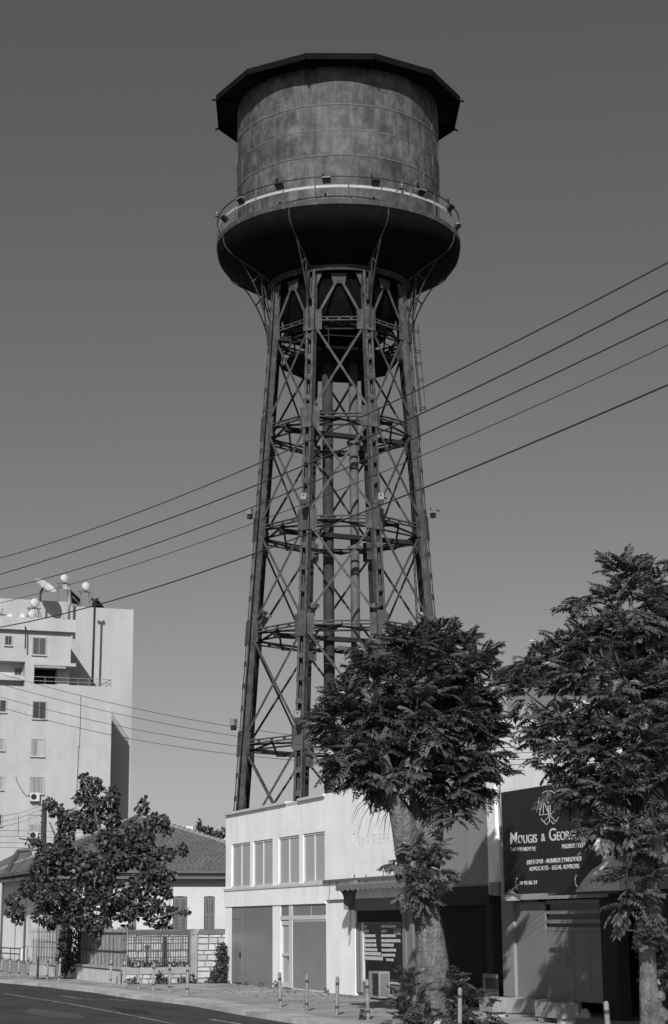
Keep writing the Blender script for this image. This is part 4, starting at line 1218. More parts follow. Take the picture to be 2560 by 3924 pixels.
def trough2(pxa, pya, w_, h, label, m='trough'):
    g = toG(G(pxa, pya))
    t = thing('planter_trough', label, 'planter', (g.x, g.y, 0), 'pebbled concrete planter troughs')
    u0_, v0_ = g.x, g.y
    m2 = MB(); m2.box(u0_, u0_ + w_, v0_, v0_ + 0.07, 0.12, 0.12 + h); m2.box(u0_, u0_ + w_, v0_ + 0.33, v0_ + 0.40, 0.12, 0.12 + h)
    m2.box(u0_, u0_ + 0.07, v0_ + 0.07, v0_ + 0.33, 0.12, 0.12 + h); m2.box(u0_ + w_ - 0.07, u0_ + w_, v0_ + 0.07, v0_ + 0.33, 0.12, 0.12 + h)
    part(t, 'shell', m2, m)
    m2 = MB(); m2.box(u0_ + 0.07, u0_ + w_ - 0.07, v0_ + 0.07, v0_ + 0.33, 0.12, 0.06 + h); part(t, 'soil', m2, 'bark_dark')
    for uu in (u0_ + 0.1, u0_ + w_ - 0.3):
        m2 = MB(); m2.box(uu, uu + 0.2, v0_ + 0.03, v0_ + 0.37, 0, 0.12); part(t, 'foot', m2, 'kerb')
trough2(1838, 3893, 0.75, 0.33, 'small pebbled concrete planter trough left of the pillar')
trough2(2052, 3915, 1.3, 0.33, 'long pebbled concrete planter trough before the brown doors')
def stone_lump(name, px, py, r, label, cat, m='rubble', sz=1.0, group=None, rot=0.4):
    g = G(px, py)
    m2 = MB(); rr = random.Random(int(px)); N = 10; 
    for i, (ph_) in enumerate(np.linspace(0, PI / 2, 5)):
        for k in range(N):
            a = 2 * PI * k / N; q_ = r * math.cos(ph_) * rr.uniform(0.85, 1.1) + 0.01
            m2.v.append((g.x + q_ * math.cos(a) * 1.3, g.y + q_ * math.sin(a), r * 0.8 * math.sin(ph_) * sz))
    for i in range(4):
        for k in range(N): m2.f.append((i * N + k, i * N + (k + 1) % N, (i + 1) * N + (k + 1) % N, (i + 1) * N + k))
    m2.f.append(tuple(4 * N + k for k in range(N)))
    return single(name, m2, m, label, cat, group, frame='W', at=(g.x, g.y, 0), smooth=True)
stone_lump('boulder', 1715, 3935, 0.28, 'large rounded pale stone at the foot of the middle tree', 'stone')
stone_lump('boulder', 1775, 3915, 0.10, 'small white stone next to the bollard by the middle tree', 'stone')
stone_lump('rubble_stone', 2243, 3900, 0.10, 'pale leaning stone on the pavement right of the long trough', 'stone', sz=2.6)

# ================================================================== BOLLARDS
bpos = [(6, 3738), (37, 3743), (71, 3746), (106, 3750), (143, 3752), (181, 3757), (225, 3761), (423, 3774), (477, 3782), (531, 3789), (588, 3795), (650, 3804), (717, 3812), (1075, 3859), (1175, 3875), (1291, 3890), (1411, 3908)]
bp = [G(*p) for p in bpos] + [Vector((G(1762, 3963).x, G(1762, 3963).y, 0)), Vector((G(2338, 4057).x, G(2338, 4057).y, 0))]
BG = 'round metal bollards along the kerb'
blabs = ['bollard cut by the left frame edge before the low railing', 'second bollard from the left, before the low railing', 'third bollard from the left, just left of the white bin',
         'fourth bollard from the left, just right of the white bin', 'fifth bollard from the left, before the left end of the low white wall', 'sixth bollard from the left, beside the gate end of the low wall',
         'bollard standing before the ivy-covered gate', 'bollard before the right end of the reed screen', 'bollard where the open railing fence begins, next right of the reed screen',
         'bollard before the left part of the open railing fence', 'bollard before the middle of the open railing fence, left of the white-footed one', 'bollard with a white band near its foot before the fence', 'bollard before the rough stone wall, last before the wide gap',
         'bollard before the narrow glazed shop door', 'bollard before the big ground-floor shop window', 'bollard before the white wall between window and display', 'bollard beside the outdoor unit with litter at its foot',
         'bollard rising from the shoots right of the thick tree trunk', 'pale bollard before the brown doors at lower right']
def mk_bollard(lab, loc):
    t = thing('bollard', lab, 'bollard', loc, BG, frame='W')
    x, y, z = loc
    m2 = MB(); m2.lathe([(0.0, 0.912), (0.025, 0.908), (0.040, 0.89), (0.0455, 0.86), (0.0455, 0.0)], 14, (x, y)); part(t, 'post', m2, 'bollard', smooth=True)
    for za, zb in ((0.70, 0.77), (0.155, 0.21)):
        m2 = MB(); m2.lathe([(0.046, zb), (0.0475, zb), (0.0475, za), (0.046, za)], 14, (x, y)); part(t, 'band', m2, 'bollard_band')
    return t
b0 = mk_bollard(blabs[0], tuple(bp[0]))
rr = random.Random(11)
for lab, p in zip(blabs[1:], bp[1:]):
    c = b0.copy(); COL.objects.link(c); c.location = p; c['label'] = lab
    c.rotation_euler = (R(rr.uniform(-2.5, 2.5)), R(rr.uniform(-2.6, 2.2)), rr.uniform(0, 6))
    for ch in b0.children:
        d = ch.copy(); COL.objects.link(d); d.parent = c

# ================================================================== APARTMENT BLOCK
A0 = toG(atY(430, 2632, 150))
uF = A0.x                       # front plane
def AF(px, py, du=0.0): return FC(px, py, uF - du)
apt = thing('apartment_block', 'tall beige apartment block with stepped terraces and rooftop antennas', 'building', (uF, A0.y, 0))
vR = A0.y
zTerr = A0.z
def abox(parent, name, v0, v1, z0, z1, m, d0=0.0, d1=0.3, label=None):
    """box on the camera-facing front; d = depth behind the front plane"""
    m2 = MB(); m2.box(uF - d0, uF - d1, v0, v1, z0, z1); return part(parent, name, m2, m, label)
vL = vR - 30
SETB = 6.4
# main body up to the terrace
abox(apt, 'body', vL, vR, -0.1, zTerr - 0.25, 'apt', 0.0, SETB - 0.01)
abox(apt, 'terrace_parapet', AF(128, 2620).y, vR, zTerr - 0.25, zTerr, 'apt', 0.0, 0.25)
abox(apt, 'terrace_parapet', vR - 0.25, vR, zTerr - 0.25, zTerr, 'apt', 0.25, SETB)
# rear tall block
rv0, rv1 = FC(148, 2310, uF - SETB).y, FC(512, 2345, uF - SETB).y
zR2 = FC(400, 2330, uF - SETB).z; zR1 = FC(200, 2303, uF - SETB).z
vm = FC(262, 2310, uF - SETB).y
abox(apt, 'rear_block', vm, rv1, -0.1, zR2, 'apt', SETB, SETB + 14)
abox(apt, 'rear_block', vL + 6, vm, -0.1, zR1, 'apt', SETB, SETB + 10)
# penthouse storey
pv = AF(272, 2480).y; pz0 = AF(200, 2540).z; pzc = AF(0, 2412).z; pzt = AF(150, 2372).z
ps = 0.02
abox(apt, 'penthouse', vL, pv, pz0, pzc, 'apt', ps, 4.6)
abox(apt, 'roof_parapet', vL, AF(288, 2400).y, pzc, pzt, 'apt', -0.45, 4.8)
# storey below the penthouse: column, recess, white wall bit
c0, c1 = AF(96, 2580).y, AF(131, 2580).y
abox(apt, 'column', c0, c1, zTerr - 0.25, pz0, 'apt', ps, 4.6)
abox(apt, 'recess_wall', c1, pv, zTerr - 0.25, pz0, 'apt', 2.2, 4.6)
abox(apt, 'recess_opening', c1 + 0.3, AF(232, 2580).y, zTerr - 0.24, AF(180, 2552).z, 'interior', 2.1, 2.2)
abox(apt, 'side_wall', AF(233, 2580).y, AF(280, 2580).y, zTerr - 0.25, pz0 - 0.02, 'apt_light', 1.4, 4.6)
abox(apt, 'canopy', c1, AF(288, 2540).y, pz0 - 0.28, pz0 - 0.01, 'apt_trim', -0.35, 4.0)
m2 = MB(); m2.tube([(uF + 0.15, c1 + 0.05, AF(180, 2556).z), (uF + 0.15, AF(250, 2558).y, AF(180, 2556).z)], 0.13, 8); part(apt, 'rolled_awning', m2, 'apt_trim')
abox(apt, 'left_wall', vL, c0, zTerr - 0.25, pz0, 'apt_light', 1.2, 4.6)
abox(apt, 'balcony_ledge', vL, AF(96, 2600).y, AF(50, 2606).z, AF(50, 2590).z, 'apt_trim', 0.0, 1.2)
# terrace rail
m2 = MB()
zr0, zr1 = zTerr + 0.28, zTerr + 0.62
for z in (zr0, zr1): m2.bar((uF - 0.1, c1, z), (uF - 0.1, vR - 0.1, z), 0.04, 0.05)
for v in np.linspace(c1, vR - 0.1, 8): m2.bar((uF - 0.1, float(v), zTerr), (uF - 0.1, float(v), zr1), 0.04, 0.04)
for z in (zr0, zr1): m2.bar((uF - 0.1, vR - 0.1, z), (uF - 4, vR - 0.1, z), 0.04, 0.05)
part(apt, 'terrace_rail', m2, 'frame_grey')
# windows
def awin(x0, x1, y0, y1, kind, d=0.0, name='window', sill=True):
    a = AF(x0, y1, d); b = AF(x1, y0, d); v0, v1, z0, z1 = a.y, b.y, a.z, b.z
    d -= 0.0
    m2 = MB(); m2.box(uF - d + 0.012, uF - d + 0.002, v0, v1, z0, z1)
    wn_ = part(apt, name, m2, {'dark': 'window_dark', 'curtain': 'curtain', 'cdark': 'curtain_dark', 'pale': 'shutter_pale', 'half': 'shutter_pale'}[kind])
    fw = 0.05
    m2 = MB(); U0, U1 = uF - d + 0.013, uF - d + 0.03
    mid_ = (v0 + v1) / 2
    for aa, bb in ((v0, v0 + fw), (v1 - fw, v1), (mid_ - fw / 2, mid_ + fw / 2)): m2.box(U0, U1, aa, bb, z0, z1)
    m2.box(U0, U1 + 0.001, v0, v1, z1 - fw, z1); m2.box(U0, U1 + 0.001, v0, v1, z0, z0 + fw)
    part(wn_, 'frame', m2, 'frame_white' if kind in ('pale', 'half', 'curtain') else 'frame_grey')
    if sill:
        m2 = MB(); m2.box(uF - d + 0.002, uF - d + 0.16, v0 - 0.08, v1 + 0.08, z0 - 0.1, z0); part(wn_, 'sill', m2, 'apt_trim')
    # reveal: projecting surround casting the shade of a recessed window
    m2 = MB(); m2.box(uF - d + 0.002, uF - d + 0.07, v0 - 0.07, v0, z0, z1); m2.box(uF - d + 0.002, uF - d + 0.07, v1, v1 + 0.07, z0, z1)
    m2.box(uF - d + 0.002, uF - d + 0.07, v0 - 0.07, v1 + 0.07, z1, z1 + 0.07)
    part(wn_, 'surround', m2, 'apt')
    if kind == 'half':
        m2 = MB(); m2.box(uF - d + 0.032, uF - d + 0.04, v0 + fw, mid_ - fw / 2, z0 + fw, z0 + (z1 - z0) * 0.42); m2.box(uF - d + 0.032, uF - d + 0.04, mid_ + fw / 2, v1 - fw, z0 + fw, z0 + (z1 - z0) * 0.42)
        part(wn_, 'pane', m2, 'curtain')
    if kind == 'pale':
        m2 = MB(); m2.box(uF - d + 0.032, uF - d + 0.04, v0 + fw, mid_ - fw, z0 + fw, z1 - fw); part(wn_, 'pane', m2, 'curtain')
    return wn_
awin(124, 177, 2446, 2508, 'cdark', ps); awin(18, 46, 2438, 2472, 'dark', ps)
awin(124, 177, 2690, 2753, 'dark'); awin(118, 171, 2834, 2897, 'pale'); awin(113, 167, 2979, 3041, 'curtain'); awin(108, 161, 3123, 3187, 'half')
awin(-24, 24, 2684, 2727, 'dark'); awin(-28, 17, 2832, 2874, 'curtain'); awin(-32, 12, 2978, 3025, 'curtain'); awin(-36, 6, 3122, 3163, 'dark')
awin(-10, 30, 2561, 2590, 'dark', 1.2, sill=False) if False else None
awin(55, 83, 2561, 2588, 'dark', 1.2)
# side window and dark opening on the wall beyond the penthouse
# downpipes
def apipe(pts, r, m, d=0.0, name='drain_pipe'):
    m2 = MB(); m2.tube([(uF - d + 0.1, AF(x, y, d).y, AF(x, y, d).z) for x, y in pts], r, 6); part(apt, name, m2, m)
apipe([(306, 2664), (304, 2760), (300, 2860)], 0.07, 'apt_trim'); apipe([(300, 2860), (294, 3000), (288, 3112), (284, 3220)], 0.03, 'frame_grey')
apipe([(67, 3122), (66, 3195), (72, 3210), (110, 3216)], 0.05, 'apt_trim')
apipe([(60, 2976), (66, 3000), (84, 3030), (98, 3048), (112, 3050)], 0.03, 'frame_grey')
apipe([(96, 2400), (98, 2420), (96, 2486)], 0.06, 'black', -0.5)
# air conditioners on the wall
for (x0, x1, y0, y1, lab) in ((112, 148, 3039, 3071, 'white air conditioner under the curtained window of the apartment block'), (110, 141, 3189, 3214, 'white air conditioner under the half-shuttered window of the apartment block')):
    a = AF(x0, y1); b = AF(x1, y0)
    t = thing('air_conditioner', lab, 'air conditioner', (uF, a.y, a.z), 'air conditioners on the apartment wall')
    m2 = MB(); m2.box(uF + 0.1, uF + 0.45, a.y, b.y, a.z, b.z); part(t, 'casing', m2, 'plastic')
    cy_, cz_ = a.y + (b.y - a.y) * 0.38, (a.z + b.z) / 2
    m2 = MB(); N = 20; m2.v = [(uF + 0.455, cy_ + 0.24 * math.cos(2 * PI * k / N), cz_ + 0.24 * math.sin(2 * PI * k / N)) for k in range(N)] + [(uF + 0.452, cy_ + 0.24 * math.cos(2 * PI * k / N), cz_ + 0.24 * math.sin(2 * PI * k / N)) for k in range(N)]
    m2.f = [tuple(range(N))] + [(k, (k + 1) % N, N + (k + 1) % N, N + k) for k in range(N)]; part(t, 'fan_grille', m2, 'black')
    m2 = MB(); m2.box(uF, uF + 0.45, a.y + 0.1, a.y + 0.15, a.z - 0.06, a.z); m2.box(uF, uF + 0.45, b.y - 0.15, b.y - 0.1, a.z - 0.06, a.z); part(t, 'bracket', m2, 'black')
# rooftop equipment
dR = SETB + 1.0
def RP(px, py, d=dR): return FC(px, py, uF - d)
def drum(px, py, r, label, d=dR, legs_to=None, dirv=(0.9, 0.35, 0.1)):
    c = RP(px, py, d)
    t = thing('radio_drum', label, 'antenna', (c.x, c.y, c.z), 'white radio drums on the apartment roof')
    dv = Vector(dirv).normalized(); x = dv.cross(Vector((0, 0, 1))).normalized(); y = x.cross(dv)
    m2 = MB(); N = 20
    pr_ = [(0.01, r * 0.62), (r * 0.5, r * 0.56), (r * 0.85, r * 0.36), (r, 0.12), (r, -r * 0.3), (r * 0.6, -r * 0.55), (0.05, -r * 0.6)]
    for q_, h_ in pr_:
        for k in range(N):
            a = 2 * PI * k / N; m2.v.append(tuple(c + dv * h_ + x * (q_ * math.cos(a)) + y * (q_ * math.sin(a))))
    for i in range(len(pr_) - 1):
        for k in range(N): m2.f.append((i * N + k, i * N + (k + 1) % N, (i + 1) * N + (k + 1) % N, (i + 1) * N + k))
    part(t, 'radome', m2, 'plastic', smooth=True)
    if legs_to is not None:
        m2 = MB()
        for du, dv2 in ((0.45, 0.5), (-0.45, 0.5), (0.45, -0.5), (-0.45, -0.5)):
            m2.bar((c.x - 0.2 + du * 0.5, c.y + dv2 * 0.7, c.z - r * 0.9), (c.x - 0.2 + du, c.y + dv2 * 1.1, legs_to), 0.06, 0.06)
        m2.bar((c.x - 0.2, c.y - 0.6, c.z - r * 1.05), (c.x - 0.2, c.y + 0.6, c.z - r * 1.05), 0.5, 0.06)
        m2.bar((c.x, c.y - 0.5, c.z - r * 1.2), (c.x, c.y + 0.5, legs_to), 0.04, 0.04)
        m2.bar((c.x, c.y + 0.5, c.z - r * 1.2), (c.x, c.y - 0.5, legs_to), 0.04, 0.04)
        part(t, 'stand', m2, 'frame_grey')
    return t
drum(247, 2217, 0.37, 'topmost white radio drum on the lattice stand of the apartment roof', legs_to=RP(247, 2310).z)
drum(250, 2250, 0.24, 'small flat white drum under the topmost drum on the apartment roof')
drum(330, 2248, 0.40, 'white radio drum on a frame at the right of the apartment roof', legs_to=RP(330, 2322).z)
drum(133, 2311, 0.40, 'white radio drum above the left part of the apartment roof', d=1.5, legs_to=RP(133, 2372, 1.5).z)
drum(123, 2354, 0.36, 'flat white dish leaning under the left radio drum', d=1.2)
drum(-3, 2336, 0.36, 'white radio drum cut by the left frame edge', d=1.5, legs_to=RP(0, 2368, 1.5).z)
for x, lab in ((40, 'white covered water cask at the left on the lower roof'), (87, 'white covered water cask beside the thin mast on the lower roof')):
    c = RP(x, 2366, 1.5)
    m2 = MB(); m2.lathe([(0.0, c.z + 0.36), (0.2, c.z + 0.32), (0.34, c.z + 0.12), (0.36, c.z - 0.25)], 14, (c.x, c.y))
    single('water_cask', m2, 'plastic', lab, 'water tank', 'white casks on the lower roof', at=(c.x, c.y, c.z - 0.25), smooth=True)
# dish
c = RP(167, 2252, 1.5 + 3)
t = thing('satellite_dish', 'large white satellite dish tilted to the sky on the apartment roof', 'satellite dish', (c.x, c.y, c.z))
m2 = MB(); dv = Vector((0.507, 0.387, 0.77)).normalized(); x = dv.cross(Vector((0, 0, 1))).normalized(); y = x.cross(dv); N = 32
for q_ in (0.02, 0.3, 0.6, 0.85, 1.06):
    for k in range(N):
        a = 2 * PI * k / N; m2.v.append(tuple(c + dv * (q_ * q_ * 0.25) + x * (q_ * math.cos(a)) + y * (q_ * math.sin(a))))
for i in range(4):
    for k in range(N): m2.f.append((i * N + k, i * N + (k + 1) % N, (i + 1) * N + (k + 1) % N, (i + 1) * N + k))
part(t, 'reflector', m2, 'plastic', smooth=True)
m2 = MB(); m2.tube([c - dv * 0.05, (c.x, c.y - 0.25, c.z - 0.45), (c.x, c.y - 0.25, RP(156, 2306, 4.5).z)], 0.09, 8); part(t, 'mount', m2, 'black')
m2 = MB(); m2.bar(c, c + dv * 0.8, 0.03, 0.03); m2.bar(c + x * 0.9, c + dv * 0.8, 0.02, 0.02); part(t, 'feed_arm', m2, 'frame_grey')
# masts
def mast(p0, p1, r, m, label, d):
    a = RP(*p0, d); b = RP(*p1, d)
    t = thing('mast', label, 'mast', (b.x, b.y, b.z), 'masts on the apartment block')
    m2 = MB(); m2.tube([b, a], r, 8); part(t, 'tube', m2, m, smooth=True)
    m2 = MB(); m2.tube([a - Vector((0, 0, 0.08)), a + Vector((0, 0, 0.08))], r * 1.6, 8); part(t, 'cap', m2, m)
    return t
mast((266, 2258), (264, 2384), 0.12, 'frame_grey', 'thick grey mast before the tall rear wall of the apartment block', 4.7)
t = mast((364, 2300), (354, 2626), 0.10, 'black', 'tall black flue pipe standing on the terrace of the apartment block', 4.0)
a = RP(364, 2298, 4.0); m2 = MB(); m2.box(a.x - 0.1, a.x + 0.1, a.y - 0.3, a.y + 0.28, a.z - 0.06, a.z + 0.06); m2.box(a.x - 0.1, a.x + 0.1, a.y + 0.12, a.y + 0.28, a.z - 0.1, a.z + 0.14); m2.box(a.x - 0.1, a.x + 0.1, a.y - 0.32, a.y - 0.18, a.z - 0.1, a.z + 0.14)
part(t, 'cowl', m2, 'black')
mast((70, 2320), (67, 2366), 0.035, 'apt_trim', 'thin pale mast on the lower roof between two casks', 1.4)
mast((267, 2184), (266, 2250), 0.025, 'frame_grey', 'thin rod aerial above the thick grey mast', 4.7)
mast((244, 2316), (242, 2384), 0.05, 'apt_trim', 'pale pipe just left of the thick grey mast', 4.6)
mast((250, 2330), (248, 2384), 0.04, 'apt_trim', 'second pale pipe next to the thick grey mast', 4.5)
# lean-to sheets on the rear roof
def sheet(pxs, d, label, m='roof_dark'):
    pts = [RP(x, y, d + k) for x, y, k in pxs]
    c = pts[0]; m2 = MB(); m2.poly(pts, 0.08)
    single('solar_panel', m2, m, label, 'panel', 'sloping dark panels on the apartment roof', at=tuple(c))
sheet([(272, 2262, 0.5), (308, 2296, 0.0), (312, 2320, 0.0), (276, 2312, 0.5)], dR, 'steep dark sloping panel between the two masts on the apartment roof')
sheet([(358, 2300, 0.0), (378, 2304, 0.4), (398, 2331, 0.4), (350, 2327, 0.0)], dR, 'dark sloping panel behind the black flue on the apartment roof')
m2 = MB(); 
for p0, p1 in (((275, 2262), (308, 2292)), ((276, 2284), (306, 2316))):
    m2.bar(RP(*p0, dR - .1), RP(*p1, dR - .1), 0.05, 0.05)
single('roof_ladder', m2, 'frame_grey', 'thin sloping rails beside the steep panel on the apartment roof', 'rails', at=tuple(RP(275, 2262)))

# ================================================================== OLD HOUSE with tiled roof
zEv = 4.55
Cc = toG(G(128, 3338, zEv))
uH = Cc.x; vC = Cc.y
house = thing('old_house', 'old single-storey white house with louvred shutters and a tiled hip roof', 'house', (uH, vC, 0))
def HP(px, py, d=0.0): return FC(px, py, uH - d)
vE = HP(1212, 3345).y
ap = HP(535, 3132, 7.0)
ov = 0.55
# walls
m2 = MB(); m2.box(uH - ov, uH - 13.4, vC + 1.2, vE - ov, 0, zEv - 0.1); part(house, 'wall', m2, 'house_white')
# main hip roof as a pyramid: each face of tiles
corners = [Vector((uH, vC, zEv)), Vector((uH, vE, zEv)), Vector((uH - 14, vE, zEv)), Vector((uH - 14, vC, zEv))]
m2 = MB(); rdz = 0.05
m2.add(corners + [ap], [(0, 1, 4), (1, 2, 4), (2, 3, 4), (3, 0, 4), (3, 2, 1, 0)])
roofo = part(house, 'roof', m2, 'tile')
# rows of overlapping tiles on the two visible faces: real steps, too many to split
def tile_face(a, b, c, step, tw):
    """a-b eave, c apex; overlapping rows with a rippled lower edge"""
    m3 = MB(); a, b, c = Vector(a), Vector(b), Vector(c)
    nrm = (b - a).cross(c - a).normalized()
    if nrm.z < 0: nrm = -nrm
    ed_ = (b - a).normalized(); foot = a + ed_ * (c - a).dot(ed_); upv = (c - foot); Lh = upv.length; upv.normalize()
    n_ = int(Lh / step)
    for i in range(n_):
        t0 = i * step; t1 = min(Lh, t0 + step * 1.1)
        f0 = t0 / Lh; f1 = min(1.0, t1 / Lh)
        p0, p1 = a.lerp(c, f0), b.lerp(c, f0)
        L_ = (p1 - p0).length; k_ = max(1, int(L_ / tw))
        base = len(m3.v)
        for j in range(k_ * 2 + 1):
            s_ = j / (k_ * 2)
            hz = 0.055 + (0.035 if j % 2 else 0.0)
            q0 = p0.lerp(p1, s_)
            q1 = q0 + upv * (t1 - t0)
            m3.v.append(tuple(q0 + nrm * (hz - 0.06))); m3.v.append(tuple(q0 + nrm * hz)); m3.v.append(tuple(q1 + nrm * (hz - 0.045)))
        for j in range(k_ * 2):
            A_ = base + j * 3; B_ = A_ + 3
            m3.f.append((A_, B_, B_ + 1, A_ + 1)); m3.f.append((A_ + 1, B_ + 1, B_ + 2, A_ + 2))
    return m3
part(roofo, 'roof_tiles', tile_face(corners[1], corners[0], ap, 0.34, 0.26), 'tile', kind='stuff')
part(roofo, 'roof_tiles', tile_face(corners[0], corners[3], ap, 0.34, 0.26), 'tile', kind='stuff')
for q, mm_ in ((corners[0], 'tile_dark'), (corners[1], 'tile_ridge'), (corners[3], 'tile_ridge')):
    m2 = MB(); n_ = 34
    for i in range(n_):
        a = Vector(q).lerp(ap, i / n_); b = Vector(q).lerp(ap, (i + 1.15) / n_)
        m2.tube([a + Vector((0, 0, 0.06)), b + Vector((0, 0, 0.04))], [0.15, 0.11], 7)
    part(roofo, 'hip_tiles', m2, mm_)
# eaves
m2 = MB(); m2.box(uH - 0.03, uH + 0.04, vC, vE, zEv - 0.07, zEv + 0.03); m2.box(uH - 14, uH, vC - 0.04, vC + 0.03, zEv - 0.07, zEv + 0.03); part(house, 'gutter', m2, 'eave')
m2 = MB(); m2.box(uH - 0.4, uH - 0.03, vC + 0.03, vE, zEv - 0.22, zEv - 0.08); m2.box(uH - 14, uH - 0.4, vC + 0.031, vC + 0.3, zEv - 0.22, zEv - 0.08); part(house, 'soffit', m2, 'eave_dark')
m2 = MB(); m2.box(uH - 0.1, uH - 0.02, vC, vE, zEv - 0.33, zEv - 0.222); m2.box(uH - 14, uH - 0.1, vC + 0.02, vC + 0.1, zEv - 0.33, zEv - 0.222); part(house, 'lower_fascia', m2, 'eave')
# shuttered windows
def hwin(x0, x1, y0):
    a = HP(x0, 3600, ov); b = HP(x1, y0, ov); v0, v1, z1 = a.y, b.y, b.z; z0 = 1.75
    m2 = MB(); m2.box(uH - ov + 0.004, uH - ov + 0.02, v0, v1, z0, z1)
    # slightly arched head
    m2.poly([(uH - ov + 0.02, v0 + (v1 - v0) * t_, z1 + 0.025 * math.sin(PI * t_) - 0.001) for t_ in np.linspace(0, 1, 8)][::-1], 0.015, (1, 0, 0))
    wn_ = part(house, 'window', m2, 'interior')
    mid_ = (v0 + v1) / 2
    for c_, d_ in ((v0 + 0.03, mid_ - 0.01), (mid_ + 0.01, v1 - 0.03)):
        m3 = MB(); m3.box(uH - ov + 0.022, uH - ov + 0.06, c_, c_ + 0.06, z0, z1 - 0.03); m3.box(uH - ov + 0.022, uH - ov + 0.06, d_ - 0.06, d_, z0, z1 - 0.03)
        for zz in (z0, z0 + (z1 - z0) * 0.48, z1 - 0.12): m3.box(uH - ov + 0.023, uH - ov + 0.059, c_ + 0.06, d_ - 0.06, zz, zz + 0.09)
        m3.box(uH - ov + 0.022, uH - ov + 0.03, c_ + 0.06, d_ - 0.06, z0 + 0.09, z1 - 0.12)
        sh = part(wn_, 'shutter', m3, 'shutter')
        m4 = MB()
        zz = z0 + 0.12
        while zz < z1 - 0.16:
            m4.bar((uH - ov + 0.045, c_ + 0.07, zz), (uH - ov + 0.045, d_ - 0.07, zz), 0.03, 0.018, up=(0.6, 0, 1)); zz += 0.06
        me_ = mesh_from('louvres', m4, M['shutter'], FR[house.name]); o_ = bpy.data.objects.new('louvres', me_); COL.objects.link(o_); o_.parent = wn_
hwin(661, 717, 3436); hwin(781, 822, 3436); hwin(489, 523, 3440); hwin(380, 420, 3440)
m2 = MB(); q = HP(622, 3400, ov); m2.tube([(uH - ov + 0.06, q.y, 0), (uH - ov + 0.06, q.y, zEv - 0.3)], 0.05, 8); q = HP(648, 3420, ov); m2.tube([(uH - ov + 0.06, q.y, 1.0), (uH - ov + 0.06, q.y, q.z)], 0.025, 6); part(house, 'drain_pipe', m2, 'apt_trim')
# street-side porch wall along the left
m2 = MB(); m2.box(uH - 1.2, uH - 14, vC + 1.19, vC + 1.198, 0, zEv - 0.12); part(house, 'porch_wall', m2, 'house_wing')
m2 = MB(); m2.box(uH - 14.0, uH - 0.3, vC - 0.0, vC + 1.19, -0.05, 0.45); part(house, 'porch_floor', m2, 'cope')
for px in (97, 8, -60):
    g = FS(px, 3500, vC + 0.12); m2 = MB(); m2.tube([(g.x, vC + 0.12, 0.0), (g.x, vC + 0.12, zEv - 0.3)], 0.055, 8); part(house, 'porch_post', m2, 'iron')
for px in (243, 337):
    g = HP(px, 3600, 0.3); m2 = MB(); m2.box(uH - 0.42, uH - 0.18, g.y - 0.12, g.y + 0.12, 0.0, zEv - 0.3); part(house, 'porch_pillar', m2, 'eave')
# lower wing roof at far left
wing = []
zw = zEv + 0.02
def WP(px, py, v): return FS(px, py, v)
a_ = Vector((FS(27, 3342, vC).x, vC - 0.02, zw + 0.02)); 
rdg1 = FS(70, 3266, vC + 3.2); rdg2 = FS(122, 3262, vC + 3.2)
m2 = MB(); far_ = Vector((a_.x - 14, vC - 0.02, zw + 0.02)); far2 = Vector((a_.x - 14, rdg1.y, rdg1.z)); c2 = Vector((uH - 0.1, vC + 0.1, zw + 0.02)); 
m2.add([a_, far_, far2, rdg1, rdg2, c2], [(0, 1, 2, 3), (0, 3, 4, 5)])
wro = part(house, 'wing_roof', m2, 'tile')
m2 = MB()
for i in range(16):
    p_ = a_.lerp(rdg1, i / 16); q_ = a_.lerp(rdg1, (i + 1.1) / 16); m2.tube([p_ + Vector((0, 0, 0.08)), q_ + Vector((0, 0, 0.05))], [0.13, 0.1], 6)
part(wro, 'hip_tiles', m2, 'tile_dark')
m2 = MB(); q2 = FS(116, 3291, vC + 1.5)
for i in range(16):
    p_ = a_.lerp(q2, i / 16)
m2 = MB(); m2.tube([rdg1 + Vector((0, 0, 0.08)), rdg2 + Vector((0, 0, 0.08))], 0.12, 7); part(wro, 'ridge_tiles', m2, 'tile_ridge')

# ---- utility pole behind the fence
pb = G(154, 3693); pb = Vector((pb.x, pb.y, 0)); 
pt = atY(171, 3066, pb.y + 0.3)
t = thing('utility_pole', 'dark tarred wooden utility pole rising through the left tree', 'pole', tuple(pb), frame='W')
m2 = MB(); m2.tube([pb, pb.lerp(pt, 0.5), pt], [0.30, 0.20, 0.14], 12); part(t, 'shaft', m2, 'wood', smooth=True)
m2 = MB(); 
for dz in (0.3, 0.62, 0.95, 1.3): m2.box(pt.x - 0.2, pt.x + 0.1, pt.y - 0.12, pt.y - 0.02, pt.z - dz - 0.04, pt.z - dz + 0.04)
part(t, 'insulator_brackets', m2, 'black')
for i, (y0, y1) in enumerate(((3183, 3198), (3205, 3218), (3229, 3240), (3248, 3258))):
    a = atY(-40, y0 - 2, 80); b = atY(168, y0 + 3, pt.y); c = atY(560, y1, pt.y + 4)
    m2 = MB(); m2.tube([a, b, c], 0.010, 5)
    single('house_cable', m2, 'cable', ['topmost', 'second', 'third', 'lowest'][i] + ' level thin wire passing low behind the left tree', 'cable', 'thin level wires behind the left tree', frame='W', at=tuple(b))
for i, (y0, y1) in enumerate(((3125, 3085), (3148, 3100), (3168, 3118))):
    a = atY(-60, y0 + 16, 66); b = atY(166, y1, pt.y - 0.15)
    m2 = MB(); m2.tube([a, (a + b) / 2 - Vector((0, 0, 0.1)), b], 0.009, 5)
    single('house_cable', m2, 'cable', ['upper', 'middle', 'lower'][i] + ' of three thin wires rising from the left to the wooden pole', 'cable', 'thin wires rising to the wooden pole', frame='W', at=tuple(b))

